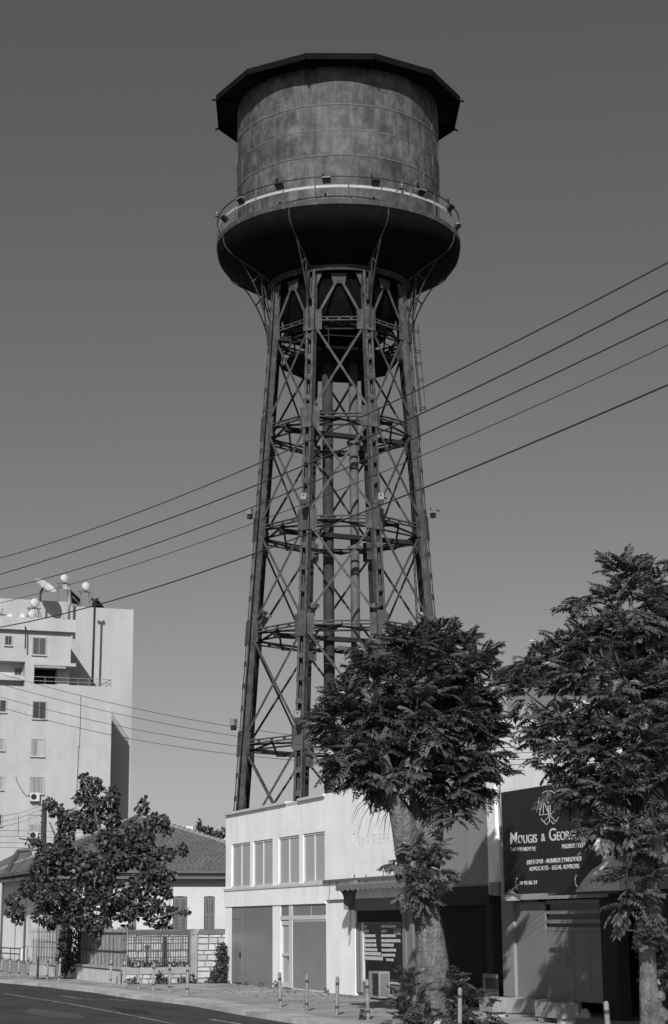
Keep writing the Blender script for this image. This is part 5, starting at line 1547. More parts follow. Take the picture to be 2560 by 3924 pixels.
# ================================================================== GARDEN WALLS, FENCE, REEDS, IVY
# corner of the garden wall
Aw = toG(G(470, 3773)); uW = Aw.x; vW = Aw.y
def WF(px, py, d=0.0): return FC(px, py, uW - d)      # camera-facing wall plane
def stone_wall(name, label, v0, v1, z0, z1, u, seed, course=0.20, depth=0.35, face=+1, cop=None, maxn=150):
    t = thing(name, label, 'wall', (u, v0, 0))
    m2 = MB(); m2.box(u - 0.03, u - depth, v0, v1, z0, z1); part(t, 'core', m2, 'mortar')
    rr = random.Random(seed); z = z0; cnt = 0
    while z < z1 - 0.05:
        hcr = min(course * rr.uniform(0.75, 1.3), z1 - z)
        if z1 - z - hcr < 0.08: hcr = z1 - z
        v = v0
        while v < v1 - 0.02:
            w_ = rr.uniform(0.22, 0.55)
            if v1 - v - w_ < 0.15: w_ = v1 - v
            g = 0.016
            dd = rr.uniform(0.0, 0.035); j = lambda: rr.uniform(-0.012, 0.012)
            a0, a1, b0, b1 = v + g, v + w_ - g, z + g, z + hcr - g
            U0 = u - 0.06; U1 = u + dd - 0.01
            vs = [(U0, a0, b0), (U0, a1, b0), (U0, a1, b1), (U0, a0, b1), (U1, a0 + 0.012 + j(), b0 + 0.01 + j()), (U1, a1 - 0.012 + j(), b0 + 0.01 + j()), (U1, a1 - 0.012 + j(), b1 - 0.01 + j()), (U1, a0 + 0.012 + j(), b1 - 0.01 + j())]
            m3 = MB(); m3.add(vs, [(4, 5, 6, 7), (0, 4, 7, 3), (5, 1, 2, 6), (7, 6, 2, 3), (0, 1, 5, 4)])
            part(t, 'stone', m3, 'stone'); cnt += 1
            v += w_
        z += hcr
    return t
vX0, vX1 = WF(756, 3700).y, WF(875, 3700).y
sw = stone_wall('stone_wall', 'rough limestone wall between the fence and the white shop', vX0, vX1 + 0.6, 0, 1.80, uW, 3, 0.2)
m2 = MB(); m2.box(uW - 0.4, uW + 0.03, vX0 - 0.05, vX1 + 0.6, 1.80, 1.95); part(sw, 'coping', m2, 'cope_dark')
m2 = MB(); m2.box(uW - 0.4, uW + 0.05, vX0 - 0.27, vX0 - 0.01, 0.0, 1.82); m2.poly([(uW + 0.05, vX0 - 0.27, 1.7), (uW + 0.05, vX0 - 0.01, 1.83), (uW + 0.05, vX0 + 0.10, 2.0), (uW + 0.05, vX0 - 0.13, 2.0)], 0.4, (1, 0, 0)); part(sw, 'end_pier', m2, 'cope')
vY0 = Aw.y
lw = stone_wall('fence_base_wall', 'low limestone footing wall under the open railing fence', vY0, vX0 - 0.28, 0, 0.36, uW, 5, 0.17)
m2 = MB(); m2.box(uW - 0.38, uW + 0.03, vY0 - 0.02, vX0 - 0.28, 0.36, 0.60); part(lw, 'cement_cap', m2, 'cope')
# terrace wall behind
zt0 = WF(700, 3582, 3.2).z
tw = stone_wall('terrace_wall', 'pale coursed stone terrace wall behind the open railing fence', vW + 0.45, vX1 + 1.5, 0.0, 1.78, uW - 3.2, 9, 0.24)
m2 = MB(); m2.box(uW - 3.6, uW - 3.17, vW + 0.45, vX1 + 1.5, 1.78, 1.98); part(tw, 'coping', m2, 'cope_dark')
m2 = MB(); q = WF(628, 3600, 3.2); m2.box(uW - 3.19, uW - 3.10, q.y - 0.06, q.y + 0.10, 0.0, 1.7); part(tw, 'drain_slot', m2, 'black')
# open fence
fn = thing('railing_fence', 'open iron railing fence on the low stone footing', 'fence', (uW - 0.15, vY0, 0.6))
zfT = 1.93
for v in np.linspace(vY0 + 0.05, vX0 - 0.33, 27):
    m2 = MB(); m2.box(uW - 0.16, uW - 0.135, float(v) - 0.013, float(v) + 0.013, 0.6, zfT + random.uniform(-0.01, 0.04)); part(fn, 'picket', m2, 'iron')
for z in (0.85, 1.22, 1.60, 1.86):
    m2 = MB(); m2.box(uW - 0.17, uW - 0.161, vY0, vX0 - 0.29, z, z + 0.03); part(fn, 'rail', m2, 'iron')
# street-side low walls: right section (to the gate) then left section
B1 = GGr(243, 3745); 
g0 = uW; g1 = FS(252, 3740, vW).x; g2 = FS(212, 3738, vW).x; g3 = g2 - 26
def lowwall(label, ua, ub, h):
    t = thing('low_wall', label, 'wall', (ua, vW, 0))
    m2 = MB(); m2.box(ub, ua, vW, vW + 0.28, 0, h - 0.13); part(t, 'wall', m2, 'wall_white')
    m2 = MB(); m2.box(ub, ua, vW + 0.01, vW + 0.25, h - 0.129, h - 0.09); part(t, 'shadow_gap', m2, 'cope_dark')
    m2 = MB(); m2.box(ub - 0.02, ua + 0.0, vW - 0.05, vW + 0.3, h - 0.089, h); part(t, 'coping', m2, 'kerb')
    return t
lowwall('low rendered wall under the reed screen, right of the gate', g0 - 0.01, g1, 0.62)
lowwall('low rendered wall left of the gate, behind the white bin', g2, g3, 0.55)
# fence along the street: reed screen and pickets
sfn = thing('street_fence', 'iron street fence with dense pickets left of the gate and reeds right of it', 'fence', (g0, vW + 0.14, 0.6))
def rail_s(ua, ub, z):
    m2 = MB(); m2.box(ub, ua, vW + 0.10, vW + 0.13, z, z + 0.035); part(sfn, 'rail', m2, 'iron')
for z in (1.18, 1.86): rail_s(g0, g1, z); rail_s(g2, FS(98, 3650, vW).x, z)
for u in np.linspace(g0 - 0.1, g1 + 0.2, 16):
    m2 = MB(); m2.box(float(u) - 0.008, float(u) + 0.008, vW + 0.085, vW + 0.098, 0.62, 2.0); part(sfn, 'picket', m2, 'iron')
uq = FS(98, 3650, vW).x
ks = np.linspace(g2 - 0.3, uq, 34)
for i, u in enumerate(ks):
    m2 = MB(); m2.box(float(u) - 0.012, float(u) + 0.012, vW + 0.08, vW + 0.098, 0.55, 2.05 + random.uniform(-0.05, 0.06)); part(sfn, 'picket', m2, 'iron_pale' if i % 3 == 0 or i > 22 else 'iron')
m2 = MB(); rr = random.Random(4)
u = g0 - 0.05
while u > g1 + 1.5:
    h_ = rr.uniform(1.85, 2.1); dv_ = rr.uniform(0, 0.03); lean = rr.uniform(-0.04, 0.04)
    m2.bar((u, vW + 0.15 + dv_, 0.58), (u + lean, vW + 0.15 + dv_, h_), 0.028, 0.02); u -= rr.uniform(0.022, 0.05)
rs = single('reed_screen', m2, 'reed', 'dry reed screen tied behind the street fence under the left tree', 'screen', at=(g0, vW, 0))
# gate posts and gate
gt = thing('garden_gate', 'narrow dark garden gate between posts, half covered by ivy', 'gate', ((g1 + g2) / 2, vW, 0))
for u in (g1 - 0.05, g2 + 0.1):
    m2 = MB(); m2.box(u - 0.12, u + 0.12, vW - 0.02, vW + 0.22, 0.0, 2.55); part(gt, 'post', m2, 'eave')
for u in np.linspace(g1 - 0.25, g2 + 0.3, 7):
    m2 = MB(); m2.box(float(u) - 0.05, float(u) + 0.05, vW + 0.08, vW + 0.11, 0.15, 2.0); part(gt, 'board', m2, 'wood')
# low railing and bin at far left
q0 = G(-30, 3722); q1 = G(74, 3728)
lr = thing('low_railing', 'low tubular railing at the left edge before the white house wall', 'railing', tuple(q1), frame='W')
for dz in (0.55, 0.85, 1.1)[1:]:
    m2 = MB(); m2.tube([q0 + Vector((0, 0, dz + .05)), q1 + Vector((0, 0, dz))], 0.03, 6); part(lr, 'rail', m2, 'iron')
for k in range(4):
    a = q0.lerp(q1, k / 3.0); m2 = MB(); m2.tube([a, a + Vector((0, 0, 1.1))], 0.025, 6); part(lr, 'post', m2, 'iron')
g = G(93, 3724); 
bn = thing('litter_bin', 'white litter bin with a tilted lid on a dark post by the low wall', 'bin', tuple(g), frame='W')
m2 = MB(); m2.bar(g, g + Vector((0, 0, 0.5)), 0.12, 0.12); part(bn, 'post', m2, 'black')
m2 = MB(); x0, x1 = g.x - 0.24, g.x + 0.10
m2.add([(x0 + 0.06, g.y - 0.2, g.z + 0.5), (x1, g.y - 0.2, g.z + 0.5), (x1, g.y + 0.1, g.z + 0.5), (x0 + 0.06, g.y + 0.1, g.z + 0.5), (x0, g.y - 0.2, g.z + 1.06), (x1, g.y - 0.2, g.z + 1.12), (x1, g.y + 0.1, g.z + 1.12), (x0, g.y + 0.1, g.z + 1.06)],
       [(0, 3, 2, 1), (4, 5, 6, 7), (0, 1, 5, 4), (1, 2, 6, 5), (2, 3, 7, 6), (3, 0, 4, 7)]); part(bn, 'bucket', m2, 'plastic')
m2 = MB(); m2.bar((x0 - 0.04, g.y - 0.05, g.z + 1.09), (x1 + 0.03, g.y - 0.05, g.z + 1.2), 0.34, 0.05); part(bn, 'lid', m2, 'frame_grey')
# tombstone-like post in front terrace: small lamp post
q = toG(G(562, 3712)); 
lp_ = thing('garden_tap', 'thin post with a round head standing behind the open fence', 'post', (uW - 1.6, WF(563, 3700, 1.6).y, 0))
vv_ = WF(563, 3700, 1.6).y
m2 = MB(); m2.tube([(uW - 1.6, vv_, 0), (uW - 1.6, vv_, 1.25)], 0.03, 6); part(lp_, 'stem', m2, 'iron')
m2 = MB(); m2.tube([(uW - 1.6, vv_, 1.2), (uW - 1.6, vv_, 1.27), (uW - 1.6, vv_, 1.38), (uW - 1.6, vv_, 1.42)], [0.04, 0.10, 0.10, 0.03], 8); part(lp_, 'head', m2, 'bark_dark')

# ================================================================== VEGETATION
def np_mesh(name, V_, Fq, m):
    me = bpy.data.meshes.new(name)
    me.vertices.add(len(V_)); me.vertices.foreach_set('co', np.asarray(V_, dtype=np.float32).ravel())
    k = Fq.shape[1]
    me.loops.add(Fq.size); me.loops.foreach_set('vertex_index', Fq.astype(np.int32).ravel())
    me.polygons.add(len(Fq)); me.polygons.foreach_set('loop_start', np.arange(0, Fq.size, k, dtype=np.int32)); me.polygons.foreach_set('loop_total', np.full(len(Fq), k, dtype=np.int32))
    me.materials.append(M[m]); me.update(); me.validate()
    return me
# one pinnate frond, growing along +X, drooping
def frond(seed, n_pairs=9, L_=1.0, droop=0.35):
    rr = np.random.default_rng(seed); V_ = []; F_ = []
    def quad(a, b, c, d):
        n0 = len(V_); V_.extend([a, b, c, d]); F_.append((n0, n0 + 1, n0 + 2, n0 + 3))
    spine = lambda t: np.array([L_ * t * (1 - 0.08 * t), 0.0, 0.12 * t - droop * t * t])
    for i in range(4):
        a, b = spine(i / 4), spine((i + 1) / 4)
        quad(a + [0, -.008, 0], a + [0, .008, 0], b + [0, .006, 0], b + [0, -.006, 0])
    for i in range(n_pairs):
        t = 0.2 + 0.76 * i / (n_pairs - 1); p = spine(t)
        ll = 0.36 * (1 - 0.5 * abs(t - 0.45)) * rr.uniform(0.85, 1.12); ww = ll * 0.20
        for s in (-1, 1):
            ang = math.radians(62 + rr.uniform(-9, 9)); dr = -0.42 + rr.uniform(-0.2, 0.12)
            d = np.array([math.cos(ang), s * math.sin(ang), dr]); d /= np.linalg.norm(d)
            sd_ = np.cross(d, [0, 0, 1.0]); sd_ /= np.linalg.norm(sd_); up_ = np.cross(sd_, d)
            m_ = p + d * ll * 0.42
            fold = up_ * ww * 0.55
            tip = p + d * ll + np.array([0, 0, -0.05 * ll])
            quad(p, m_ + sd_ * ww + fold, tip, m_)
            quad(p, m_, tip, m_ - sd_ * ww + fold)
    p = spine(0.97); quad(p, p + np.array([.1, .045, -.03]), p + np.array([.26, 0, -.1]), p + np.array([.1, -.045, -.03]))
    return np.array(V_), np.array(F_)
FRD = [frond(1, 9, 1.0, .30), frond(2, 8, 1.0, .45), frond(3, 10, 1.0, .20), frond(4, 7, 0.9, .55)]
def basis(d, roll):
    d = d / np.linalg.norm(d); x = np.cross([0, 0, 1.0], d); n_ = np.linalg.norm(x)
    y = x / n_ if n_ > 1e-3 else np.array([0, 1.0, 0]); z = np.cross(d, y)
    c, s = math.cos(roll), math.sin(roll)
    return np.stack([d, y * c + z * s, z * c - y * s], axis=1)
def crown_points(blobs, Y, dens, dscale=0.85, shell=0.55, zbias=0.25, seed=1):
    """shoot tips spread through lobes; lobes are measured off the photograph at the tree's own distance"""
    rr = np.random.default_rng(seed); out = []
    for (cx_, cy_, rx_, ry_, dy) in blobs:
        c = np.array(atY(cx_, cy_, Y + dy)); k = (Y + dy) / F
        ax = np.array([rx_ * k, 0.5 * (rx_ + ry_) * k * dscale, ry_ * k])
        n_ = max(3, int(dens * (rx_ * ry_) / 10000.0))
        for _ in range(n_):
            v = rr.normal(size=3); v /= np.linalg.norm(v)
            q = v * (rr.uniform(shell ** 3, 1) ** (1 / 3))
            out.append((c + q * ax, v + np.array([0, 0, zbias])))
    return out
def make_fronds(parent, pts, size, per, name_part, seed, front_first=300, trunk=None):
    rr = np.random.default_rng(seed)
    items = []
    for p, d in pts:
        d = d / np.linalg.norm(d)
        for j in range(per):
            az = rr.uniform(0, 2 * PI)
            h = np.array([math.cos(az), math.sin(az), rr.uniform(-0.25, 0.55)])
            dd = h + d * 0.9
            items.append((p + rr.normal(size=3) * 0.05, dd / np.linalg.norm(dd), size * rr.uniform(0.65, 1.2), rr.uniform(-0.5, 0.5), int(rr.integers(len(FRD)))))
    items.sort(key=lambda a: np.linalg.norm(a[0] - np.array([0, 0, EYE])) - 0.0)
    mes = [np_mesh('frond_%d' % i, V_, F_, 'frond') for i, (V_, F_) in enumerate(FRD)]
    off = np.array(FR[parent.name])
    for i, (p, d, s_, ro, k) in enumerate(items[:front_first]):
        B = basis(d, ro) * s_
        o = bpy.data.objects.new('frond', mes[k]); COL.objects.link(o); o.parent = parent
        Mx = Matrix(((B[0][0], B[0][1], B[0][2], p[0] - off[0]), (B[1][0], B[1][1], B[1][2], p[1] - off[1]), (B[2][0], B[2][1], B[2][2], p[2] - off[2]), (0, 0, 0, 1)))
        o.matrix_basis = Mx
    Vs, Fs, n0 = [], [], 0
    for p, d, s_, ro, k in items[front_first:]:
        V_, F_ = FRD[k]; B = basis(d, ro) * s_
        Vs.append(V_ @ B.T + (p - off)); Fs.append(F_ + n0); n0 += len(V_)
    if Vs:
        me = np_mesh('foliage', np.concatenate(Vs), np.concatenate(Fs), 'frond')
        o = bpy.data.objects.new(name_part, me); COL.objects.link(o); o.parent = parent; o['kind'] = 'stuff'
def branches(parent, base, tips, r0, m, seed, n_=26, name='branches', rmin=0.012):
    rr = random.Random(seed); m2 = MB()
    pick = rr.sample(range(len(tips)), min(n_, len(tips)))
    for i in pick:
        e = Vector(tips[i][0]); b = Vector(base[rr.randrange(len(base))])
        mid_ = b.lerp(e, 0.5) + Vector((rr.uniform(-.25, .25), rr.uniform(-.25, .25), rr.uniform(-0.1, .3)))
        q_ = b.lerp(mid_, 0.5) + Vector((rr.uniform(-.08, .08), rr.uniform(-.08, .08), 0.05))
        m2.tube([b, q_, mid_, e], [r0, r0 * 0.7, r0 * 0.45, rmin], 6)
    part(parent, name, m2, m, smooth=True)

# --- middle tree (tree of heaven) on the pavement
T1Y = 40.0
def t1(px, py, dy=0.0): return Vector(atY(px, py, T1Y + dy))
k1 = T1Y / F
tree1 = thing('street_tree', 'thick-trunked feathery-leaved street tree before the tower foot', 'tree', (t1(1655, 3900).x, T1Y, 0), frame='W')
m2 = MB()
tr = [(1668, 3930, 74), (1664, 3860, 66), (1660, 3780, 64), (1657, 3700, 66), (1652, 3620, 56), (1640, 3540, 52), (1625, 3460, 50), (1612, 3380, 54), (1604, 3310, 74), (1600, 3262, 88)]
pth = [t1(x, y) for x, y, r in tr]; pth[0].z = -0.1
m2.tube(pth, [r * k1 for _, _, r in tr], 18, lump=0.07, seed=2)
part(tree1, 'trunk', m2, 'bark', smooth=True)
for k_, (lst, sd_) in enumerate((([(1590, 3330, 62), (1568, 3250, 56), (1545, 3170, 46), (1532, 3110, 42), (1505, 3040, 30), (1480, 2940, 22), (1450, 2820, 14)], 5), ([(1622, 3330, 60), (1646, 3250, 50), (1655, 3170, 44), (1668, 3100, 38), (1680, 3000, 26), (1690, 2880, 18), (1700, 2740, 12)], 6),
                       ([(1610, 3300, 40), (1605, 3200, 30), (1590, 3060, 24), (1580, 2900, 16), (1570, 2700, 10)], 7))):
    m2 = MB(); m2.tube([t1(x, y, 0.10 * i * (-1 if k_ == 0 else 1)) for i, (x, y, r) in enumerate(lst)], [r * k1 for _, _, r in lst], 14, lump=0.08, seed=sd_)
    part(tree1, 'limb', m2, 'bark', smooth=True)
bl1 = [(1560, 2560, 190, 120, 0.0), (1700, 2560, 180, 130, 0.2), (1420, 2720, 170, 130, 0), (1600, 2740, 220, 160, -0.4), (1790, 2740, 130, 150, 0.2), (1330, 2790, 100, 100, 0), (1390, 2900, 150, 90, 0.2),
       (1560, 2920, 190, 110, -0.3), (1760, 2900, 150, 120, 0), (1840, 2800, 75, 110, 0.2), (1620, 3010, 170, 70, 0), (1400, 2980, 90, 45, 0.1), (1760, 3010, 110, 60, 0), (1470, 2500, 90, 55, 0.2), (1620, 2455, 110, 45, 0.2), (1780, 2490, 90, 50, 0.2), (1850, 2620, 60, 80, 0.1), (1265, 2770, 45, 60, 0), (1735, 3110, 40, 50, -0.2), (1880, 2980, 50, 50, 0.1)]
bl1 = [(1575 + (a - 1575) * 0.965, b, c, d, e) for a, b, c, d, e in bl1]
p1 = crown_points(bl1, T1Y, 14.0, 0.95, 0.35, 0.3, 3)
make_fronds(tree1, p1, 0.52, 8, 'foliage', 5, 300)
branches(tree1, [t1(1505, 3040), t1(1680, 3000), t1(1580, 2900), t1(1480, 2940)], p1, 0.07, 'bark_dark', 4, 60)
sp = crown_points([(1560, 3290, 50, 40, -0.6), (1640, 3330, 70, 60, -0.6), (1580, 3380, 60, 45, -0.7), (1650, 3420, 50, 50, -0.6), (1630, 3260, 50, 40, -0.5)], T1Y, 34, 0.5, 0.2, 0.1, 8)
make_fronds(tree1, sp, 0.40, 6, 'trunk_shoots', 7, 0)

# --- right tree
T2Y = 34.0
def t2(px, py, dy=0.0): return Vector(atY(px, py, T2Y + dy))
k2 = T2Y / F
tree2 = thing('street_tree', 'tall feathery-leaved street tree at the right edge hiding part of the sign', 'tree', (t2(2500, 3900).x, T2Y, 0), frame='W')
tr = [(2505, 3990, 62), (2502, 3920, 50), (2496, 3860, 42), (2488, 3780, 34), (2482, 3700, 31), (2480, 3640, 33), (2490, 3570, 42), (2498, 3500, 38), (2492, 3420, 34), (2480, 3300, 32), (2470, 3150, 28), (2455, 2950, 24), (2440, 2700, 18), (2425, 2450, 12), (2415, 2250, 7)]
pth = [t2(x, y) for x, y, r in tr]; pth[0].z = -0.1
m2 = MB(); m2.tube(pth, [r * k2 for _, _, r in tr], 16, lump=0.10, seed=12); part(tree2, 'trunk', m2, 'bark', smooth=True)
for (x, y, r, sd_) in ((2535, 3890, 30, 3), (2530, 3818, 20, 4), (2520, 3570, 20, 5)):
    c = t2(x, y, -0.05); m2 = MB(); m2.tube([c - Vector((0, 0, r * k2)), c - Vector((0, 0, r * k2 * .5)), c + Vector((0, 0, r * k2 * .5)), c + Vector((0, 0, r * k2))], [r * k2 * .4, r * k2, r * k2 * .95, r * k2 * .3], 10, lump=0.15, seed=sd_); part(tree2, 'burl', m2, 'bark', smooth=True)
bl2 = [(2400, 2210, 60, 80, 0), (2500, 2250, 110, 90, 0.2), (2230, 2290, 90, 60, 0), (2400, 2340, 150, 90, -0.2), (2560, 2380, 110, 130, 0.3), (2200, 2400, 80, 60, 0), (2330, 2480, 160, 100, -0.2), (2130, 2520, 100, 70, 0.1), (2520, 2560, 130, 120, 0.2),
       (2230, 2600, 160, 90, -0.2), (2060, 2560, 70, 60, 0.2), (2400, 2680, 200, 110, -0.5), (2120, 2700, 120, 80, 0), (2020, 2680, 50, 60, 0.2), (2560, 2760, 140, 140, -0.1), (2260, 2790, 170, 100, -0.4), (2420, 2880, 200, 120, -0.6),
       (2200, 2900, 130, 80, -0.2), (2100, 2830, 80, 60, 0), (2300, 3020, 160, 90, -0.4), (2480, 3050, 140, 130, -0.5), (2170, 2990, 80, 60, 0), (2370, 3150, 130, 80, -0.5), (2520, 3230, 80, 110, -0.3), (2080, 2920, 50, 30, 0), (2700, 2650, 140, 300, 0.4), (2680, 3050, 120, 200, 0.2),
       (2420, 3260, 80, 70, -0.4), (2460, 3370, 70, 80, -0.4), (2400, 3440, 60, 50, -0.4), (2500, 3470, 50, 50, -0.3), (2040, 2790, 40, 40, 0.1), (2000, 2640, 40, 30, 0.1)]
bl2 = [(a + (22 if a < 2250 else 0), b, c * 0.93, d, e) for a, b, c, d, e in bl2]
p2 = crown_points(bl2, T2Y, 11.0, 0.95, 0.35, 0.25, 13)
make_fronds(tree2, p2, 0.46, 8, 'foliage', 15, 300)
branches(tree2, [t2(2455, 2950), t2(2440, 2700), t2(2470, 3150), t2(2430, 2500)], p2, 0.05, 'bark_dark', 14, 60)
sp = crown_points([(2475, 3600, 22, 40, -0.4), (2535, 3700, 35, 60, 0.3), (2560, 3640, 40, 50, 0.3)], T2Y, 60, 0.8, 0.2, 0.1, 18)
make_fronds(tree2, sp, 0.34, 6, 'trunk_shoots', 17, 0)

# shoots round the middle tree's foot: plants of their own
def shrub(label, blobs, Y, size, dens, per, seed):
    b = atY(blobs[0][0], blobs[0][1], Y)
    t = thing('tree_shoots', label, 'shrub', (b.x, Y, 0), 'feathery shoots round the middle tree foot', frame='W')
    pp = crown_points(blobs, Y, dens, 0.9, 0.2, 0.5, seed)
    make_fronds(t, pp, size, per, 'foliage', seed, 0)
    m2 = MB(); rr = random.Random(seed)
    for i in rr.sample(range(len(pp)), min(10, len(pp))):
        e = Vector(pp[i][0]); m2.tube([(b.x + rr.uniform(-.15, .15), Y + rr.uniform(-.1, .1), 0), Vector((b.x, Y, 0)).lerp(e, 0.6) + Vector((0, 0, 0.05)), e], [0.018, 0.012, 0.006], 5)
    part(t, 'stems', m2, 'bark_dark')
shrub('leafy shoots left of the thick trunk foot', [(1560, 3870, 60, 70, 0), (1590, 3800, 35, 45, 0), (1520, 3900, 40, 40, 0), (1560, 3770, 25, 30, 0)], 38.8, 0.32, 28, 6, 21)
shrub('leafy shoots right of the thick trunk foot', [(1770, 3850, 90, 70, 0), (1740, 3770, 40, 50, 0.2), (1850, 3880, 50, 40, 0.2), (1720, 3890, 50, 50, 0)], 39.6, 0.34, 24, 6, 22)

# --- left tree with broad leaves
T3Y = 72.5
def t3(px, py, dy=0.0): return Vector(atY(px, py, T3Y + dy))
k3 = T3Y / F
tree3 = thing('garden_tree', 'sprawling broad-leaved tree in the garden of the old house', 'tree', (t3(425, 3740).x, T3Y, 0), frame='W')
m2 = MB(); lst = [(428, 3760, 15), (426, 3680, 13), (420, 3600, 12), (415, 3520, 12), (412, 3400, 10)]
pth = [t3(x, y) for x, y, r in lst]; pth[0].z = 0.0
m2.tube(pth, [r * k3 for _, _, r in lst], 10, lump=0.06, seed=3); part(tree3, 'trunk', m2, 'bark', smooth=True)
for lst in ([(412, 3420, 10), (405, 3300, 8), (380, 3180, 6), (350, 3050, 4), (318, 2985, 2)], [(412, 3440, 9), (450, 3320, 7), (500, 3200, 5), (560, 3090, 2)], [(414, 3460, 9), (350, 3400, 7), (260, 3320, 5), (190, 3150, 3)], [(414, 3470, 9), (480, 3440, 6), (560, 3370, 5), (690, 3260, 2)],
            [(414, 3490, 8), (330, 3480, 6), (200, 3460, 4), (60, 3500, 2)], [(414, 3480, 8), (500, 3500, 6), (600, 3520, 4), (690, 3490, 2)], [(405, 3300, 7), (420, 3180, 5), (430, 3060, 2)]):
    m2 = MB(); m2.tube([t3(x, y, 0.15 * i * random.choice((-1, 1))) for i, (x, y, r) in enumerate(lst)], [r * k3 for _, _, r in lst], 8, lump=0.05, seed=7); part(tree3, 'limb', m2, 'bark', smooth=True)
bl3 = [(350, 3010, 45, 38, 0), (325, 2980, 18, 22, 0), (325, 3040, 30, 30, 0), (360, 3080, 50, 40, 0), (300, 3060, 22, 20, 0), (430, 3060, 30, 50, 0), (430, 3130, 35, 40, 0), (190, 3080, 28, 20, 0), (215, 3105, 32, 25, 0), (270, 3140, 55, 45, 0), (340, 3140, 60, 50, 0), (250, 3200, 45, 35, 0),
       (555, 3075, 16, 22, 0), (545, 3100, 28, 18, 0), (600, 3150, 55, 35, 0), (640, 3180, 25, 18, 0), (560, 3220, 40, 45, 0), (510, 3180, 35, 40, 0), (420, 3220, 60, 50, 0), (470, 3280, 60, 60, 0), (130, 3230, 30, 18, 0), (210, 3270, 80, 45, 0), (170, 3330, 60, 50, 0), (290, 3300, 90, 60, 0.3),
       (380, 3330, 80, 70, -0.3), (560, 3300, 50, 35, 0), (630, 3270, 50, 25, 0), (700, 3255, 22, 26, 0), (590, 3340, 60, 30, 0), (650, 3355, 25, 18, 0), (120, 3400, 50, 45, 0), (200, 3420, 90, 60, -0.2), (310, 3430, 90, 70, 0.2), (430, 3430, 80, 60, -0.3), (530, 3400, 60, 50, 0), (600, 3400, 50, 30, 0),
       (50, 3445, 35, 18, 0), (60, 3490, 40, 28, 0), (70, 3525, 22, 14, 0), (180, 3510, 60, 40, 0), (280, 3520, 60, 40, 0), (370, 3540, 60, 40, 0), (480, 3490, 70, 40, 0), (570, 3470, 60, 40, 0), (640, 3490, 40, 24, 0), (700, 3490, 30, 10, 0), (600, 3530, 50, 22, 0), (640, 3556, 16, 14, 0), (380, 3575, 30, 20, 0), (490, 3560, 30, 14, 0), (195, 3540, 25, 18, 0), (260, 3500, 40, 50, 0.4), (640, 3420, 25, 22, 0), (510, 3250, 40, 40, 0.3)]
def leaf_mesh(blobs, Y, dens, size, seed, dscale, off, down=0.5):
    rr = np.random.default_rng(seed); Vs = []; Fs = []; n0 = 0
    for (cx_, cy_, rx_, ry_, dy) in blobs:
        c = np.array(atY(cx_, cy_, Y + dy)); k = (Y + dy) / F
        ax = np.array([rx_ * k, 0.5 * (rx_ + ry_) * k * dscale, ry_ * k]); n_ = max(6, int(dens * rx_ * ry_ / 1000.0))
        v = rr.normal(size=(n_, 3)); v /= np.linalg.norm(v, axis=1)[:, None]
        q = v * (rr.uniform(0.15, 1.0, size=(n_, 1)) ** (1 / 3.0)); P = c + q * ax
        for i in range(n_):
            s_ = size * rr.uniform(0.6, 1.15)
            d = v[i] * 0.5 + rr.normal(size=3) * 0.55 + np.array([0, -0.15, -down]); d /= np.linalg.norm(d)
            nrm = v[i] * 0.6 + rr.normal(size=3) * 0.45 + np.array([0, 0, 0.55]); x = np.cross(d, nrm); x /= np.linalg.norm(x); up_ = np.cross(x, d)
            p = P[i]
            base, tip = p, p + d * s_
            l1 = p + d * s_ * 0.25 + x * s_ * 0.46 + up_ * s_ * 0.10; r1 = p + d * s_ * 0.25 - x * s_ * 0.46 + up_ * s_ * 0.10
            l2 = p + d * s_ * 0.66 + x * s_ * 0.28 + up_ * s_ * 0.05; r2 = p + d * s_ * 0.66 - x * s_ * 0.28 + up_ * s_ * 0.05
            Vs += [base, l1, l2, tip, r2, r1]; Fs += [(n0, n0 + 1, n0 + 2, n0 + 3), (n0, n0 + 3, n0 + 4, n0 + 5)]; n0 += 6
    return np_mesh('foliage', np.array(Vs) - np.array(off), np.array(Fs), 'leaf')
me = leaf_mesh([(a, b, c * 0.9, d * 0.9, e) for a, b, c, d, e in bl3], T3Y, 150, 0.19, 31, 1.5, FR[tree3.name])
o = bpy.data.objects.new('foliage', me); COL.objects.link(o); o.parent = tree3; o['kind'] = 'stuff'

m2 = MB(); rr = random.Random(9)
for i in range(12):
    a = t1(1500 + rr.uniform(-40, 50), 3030 + rr.uniform(-30, 40), rr.uniform(-0.4, 0.2)); dx = rr.uniform(-0.75, -0.1); dz_ = rr.uniform(-1.0, -0.35)
    m2.tube([a, a + Vector((dx * 0.45, 0, dz_ * 0.2)), a + Vector((dx * 0.8, 0, dz_ * 0.55)), a + Vector((dx, 0, dz_))], [0.012, 0.009, 0.006, 0.003], 4)
part(tree1, 'bare_twigs', m2, 'bark_dark')
m2 = MB(); m2.tube([t1(1478, 3040), t1(1479, 3085), t1(1486, 3096), t1(1500, 3092), t1(1512, 3078), t1(1522, 3070)], 0.022, 8); part(tree1, 'hooked_stub', m2, 'bark_dark', smooth=True)
